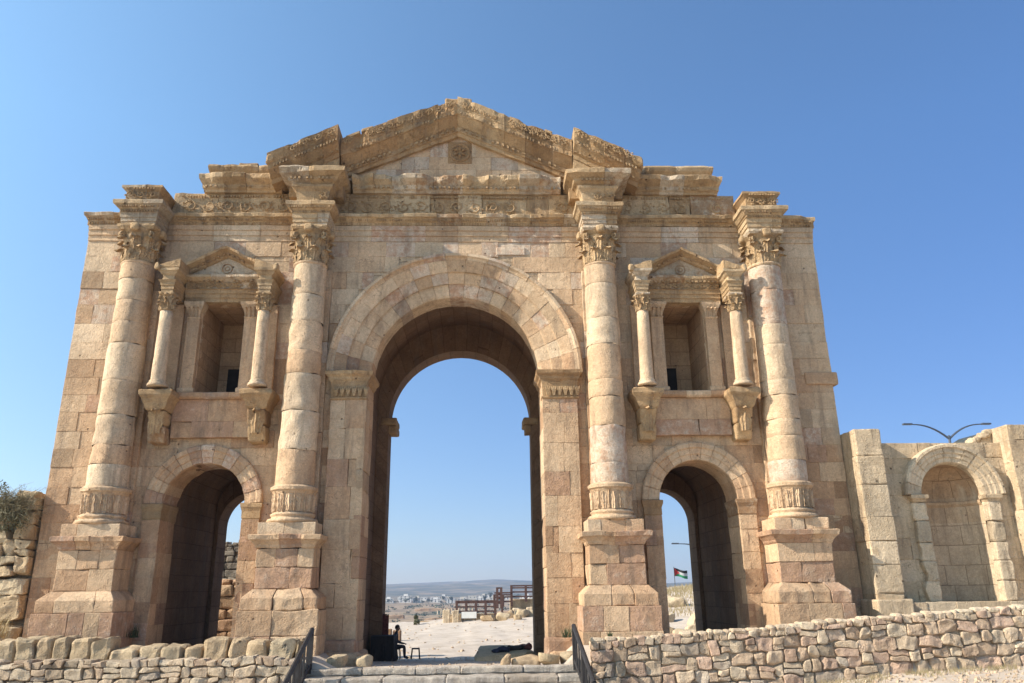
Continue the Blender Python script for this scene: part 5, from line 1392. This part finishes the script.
TX = [(-125, 960), (-112, 950), (-106, 970), (-92, 955), (-80, 960), (-72, 950), (-66, 965), (-50, 960), (-38, 955), (-20, 965), (-14, 955), (-8, 970), (2, 960), (20, 970), (40, 980), (-132, 940), (70, 1000), (95, 1020), (-55, 1100), (-30, 1120), (10, 1110), (50, 1150)]
TL = ['left of the far left houses', 'just left of the tallest block', 'right under the left side of the tallest block', 'in front of the tallest block', 'in front of the second block', 'right of the second block', 'before the wide low house', 'right of the wide low house', 'before the narrow house', 'left of the low central house', 'before the low central house', 'right of the low central house', 'before the small house behind the railing', 'before the pale right house', 'near the right end', 'at the far left edge', 'beyond the right end', 'farthest right on the slope', 'high on the left slope', 'high behind the middle', 'high behind the right houses', 'high on the right slope']
for i, (x, y) in enumerate(TX):
    h = random.uniform(5, 9) if i % 4 else random.uniform(9, 12)
    tree(x, y, h, h*random.uniform(.7, 1.4) if i % 4 else h*.5, 'dark tree standing '+TL[i]+' of the distant town')
tree(-4.3, 40, 1.1, .5, 'small dark olive bush at the left edge of the sand', GREENF, None, 900, 'shrub')
SL_ = ['first', 'third', 'second', 'fifth', 'fourth', 'sixth', 'last', 'seventh']
for i, (x, y) in enumerate([(-60, 190), (-44, 230), (-30, 210), (-12, 250), (6, 230), (-50, 330), (-20, 400), (15, 380)]):
    tree(x, y, 2.2, 3.2, SL_[i]+' low dusty shrub from the nearest on the brown valley floor', GREENF, 'dusty shrubs on the valley floor', 160, 'shrub')

mb = MB()
for i in range(520):     # scrub dotted over the valley floor
    y = 150+760*random.random()**.7; x = random.uniform(-.28, .2)*y; z = gh(x, y); s_ = random.uniform(.5, 1.7)*(1+y/900)
    for k in range(16):
        p = Vector((x+random.gauss(0, s_*.6), y+random.gauss(0, s_*.6), z+abs(random.gauss(0, s_*.35))+.2))
        a = Vector((random.gauss(0, 1), random.gauss(0, 1), random.gauss(0, 1))).normalized(); b_ = a.orthogonal().normalized(); w = s_*.3
        mb.quad([p-a*w, p-b_*w*.7, p+a*w, p+b_*w*.7])
tag(mb.build('scrub', FARFOL), kind='stuff')
for i, (x0, x1, y, h) in enumerate([(-95, -52, 520, 2.2), (-40, -6, 470, 1.8), (-60, -20, 700, 2.5), (8, 40, 560, 2.2)]):
    mb = MB(); z = gh((x0+x1)/2, y); rbox(mb, (x0, y, z-2), (x1, y+3, z+h), 2.5, .3, .9, .2, .6, -.2, i)
    tag(mb.build('ruin_wall', STONE), ['long ruined wall far out at the left of the valley', 'broken ruined wall in front of the row of ancient columns', 'farthest ruined wall below the distant town', 'ruined wall far out behind the timber railing'][i], 'ruin')

# ------------------------------------------------------------------ haze
mb = MB(); mb.box((-4200, -70, -24), (4200, 3600, 118))
hz = mb.build('haze', None)
hz.data.materials.clear(); m, n = new_mat('haze air'); o_ = n.nodes.new('ShaderNodeOutputMaterial'); v = n.nodes.new('ShaderNodeVolumePrincipled')
v.inputs['Color'].default_value = (.6, .74, 1.0, 1); v.inputs['Density'].default_value = .00021; v.inputs['Anisotropy'].default_value = .2
n.links.new(v.outputs[0], o_.inputs['Volume']); hz.data.materials.append(m); tag(hz, kind='stuff')
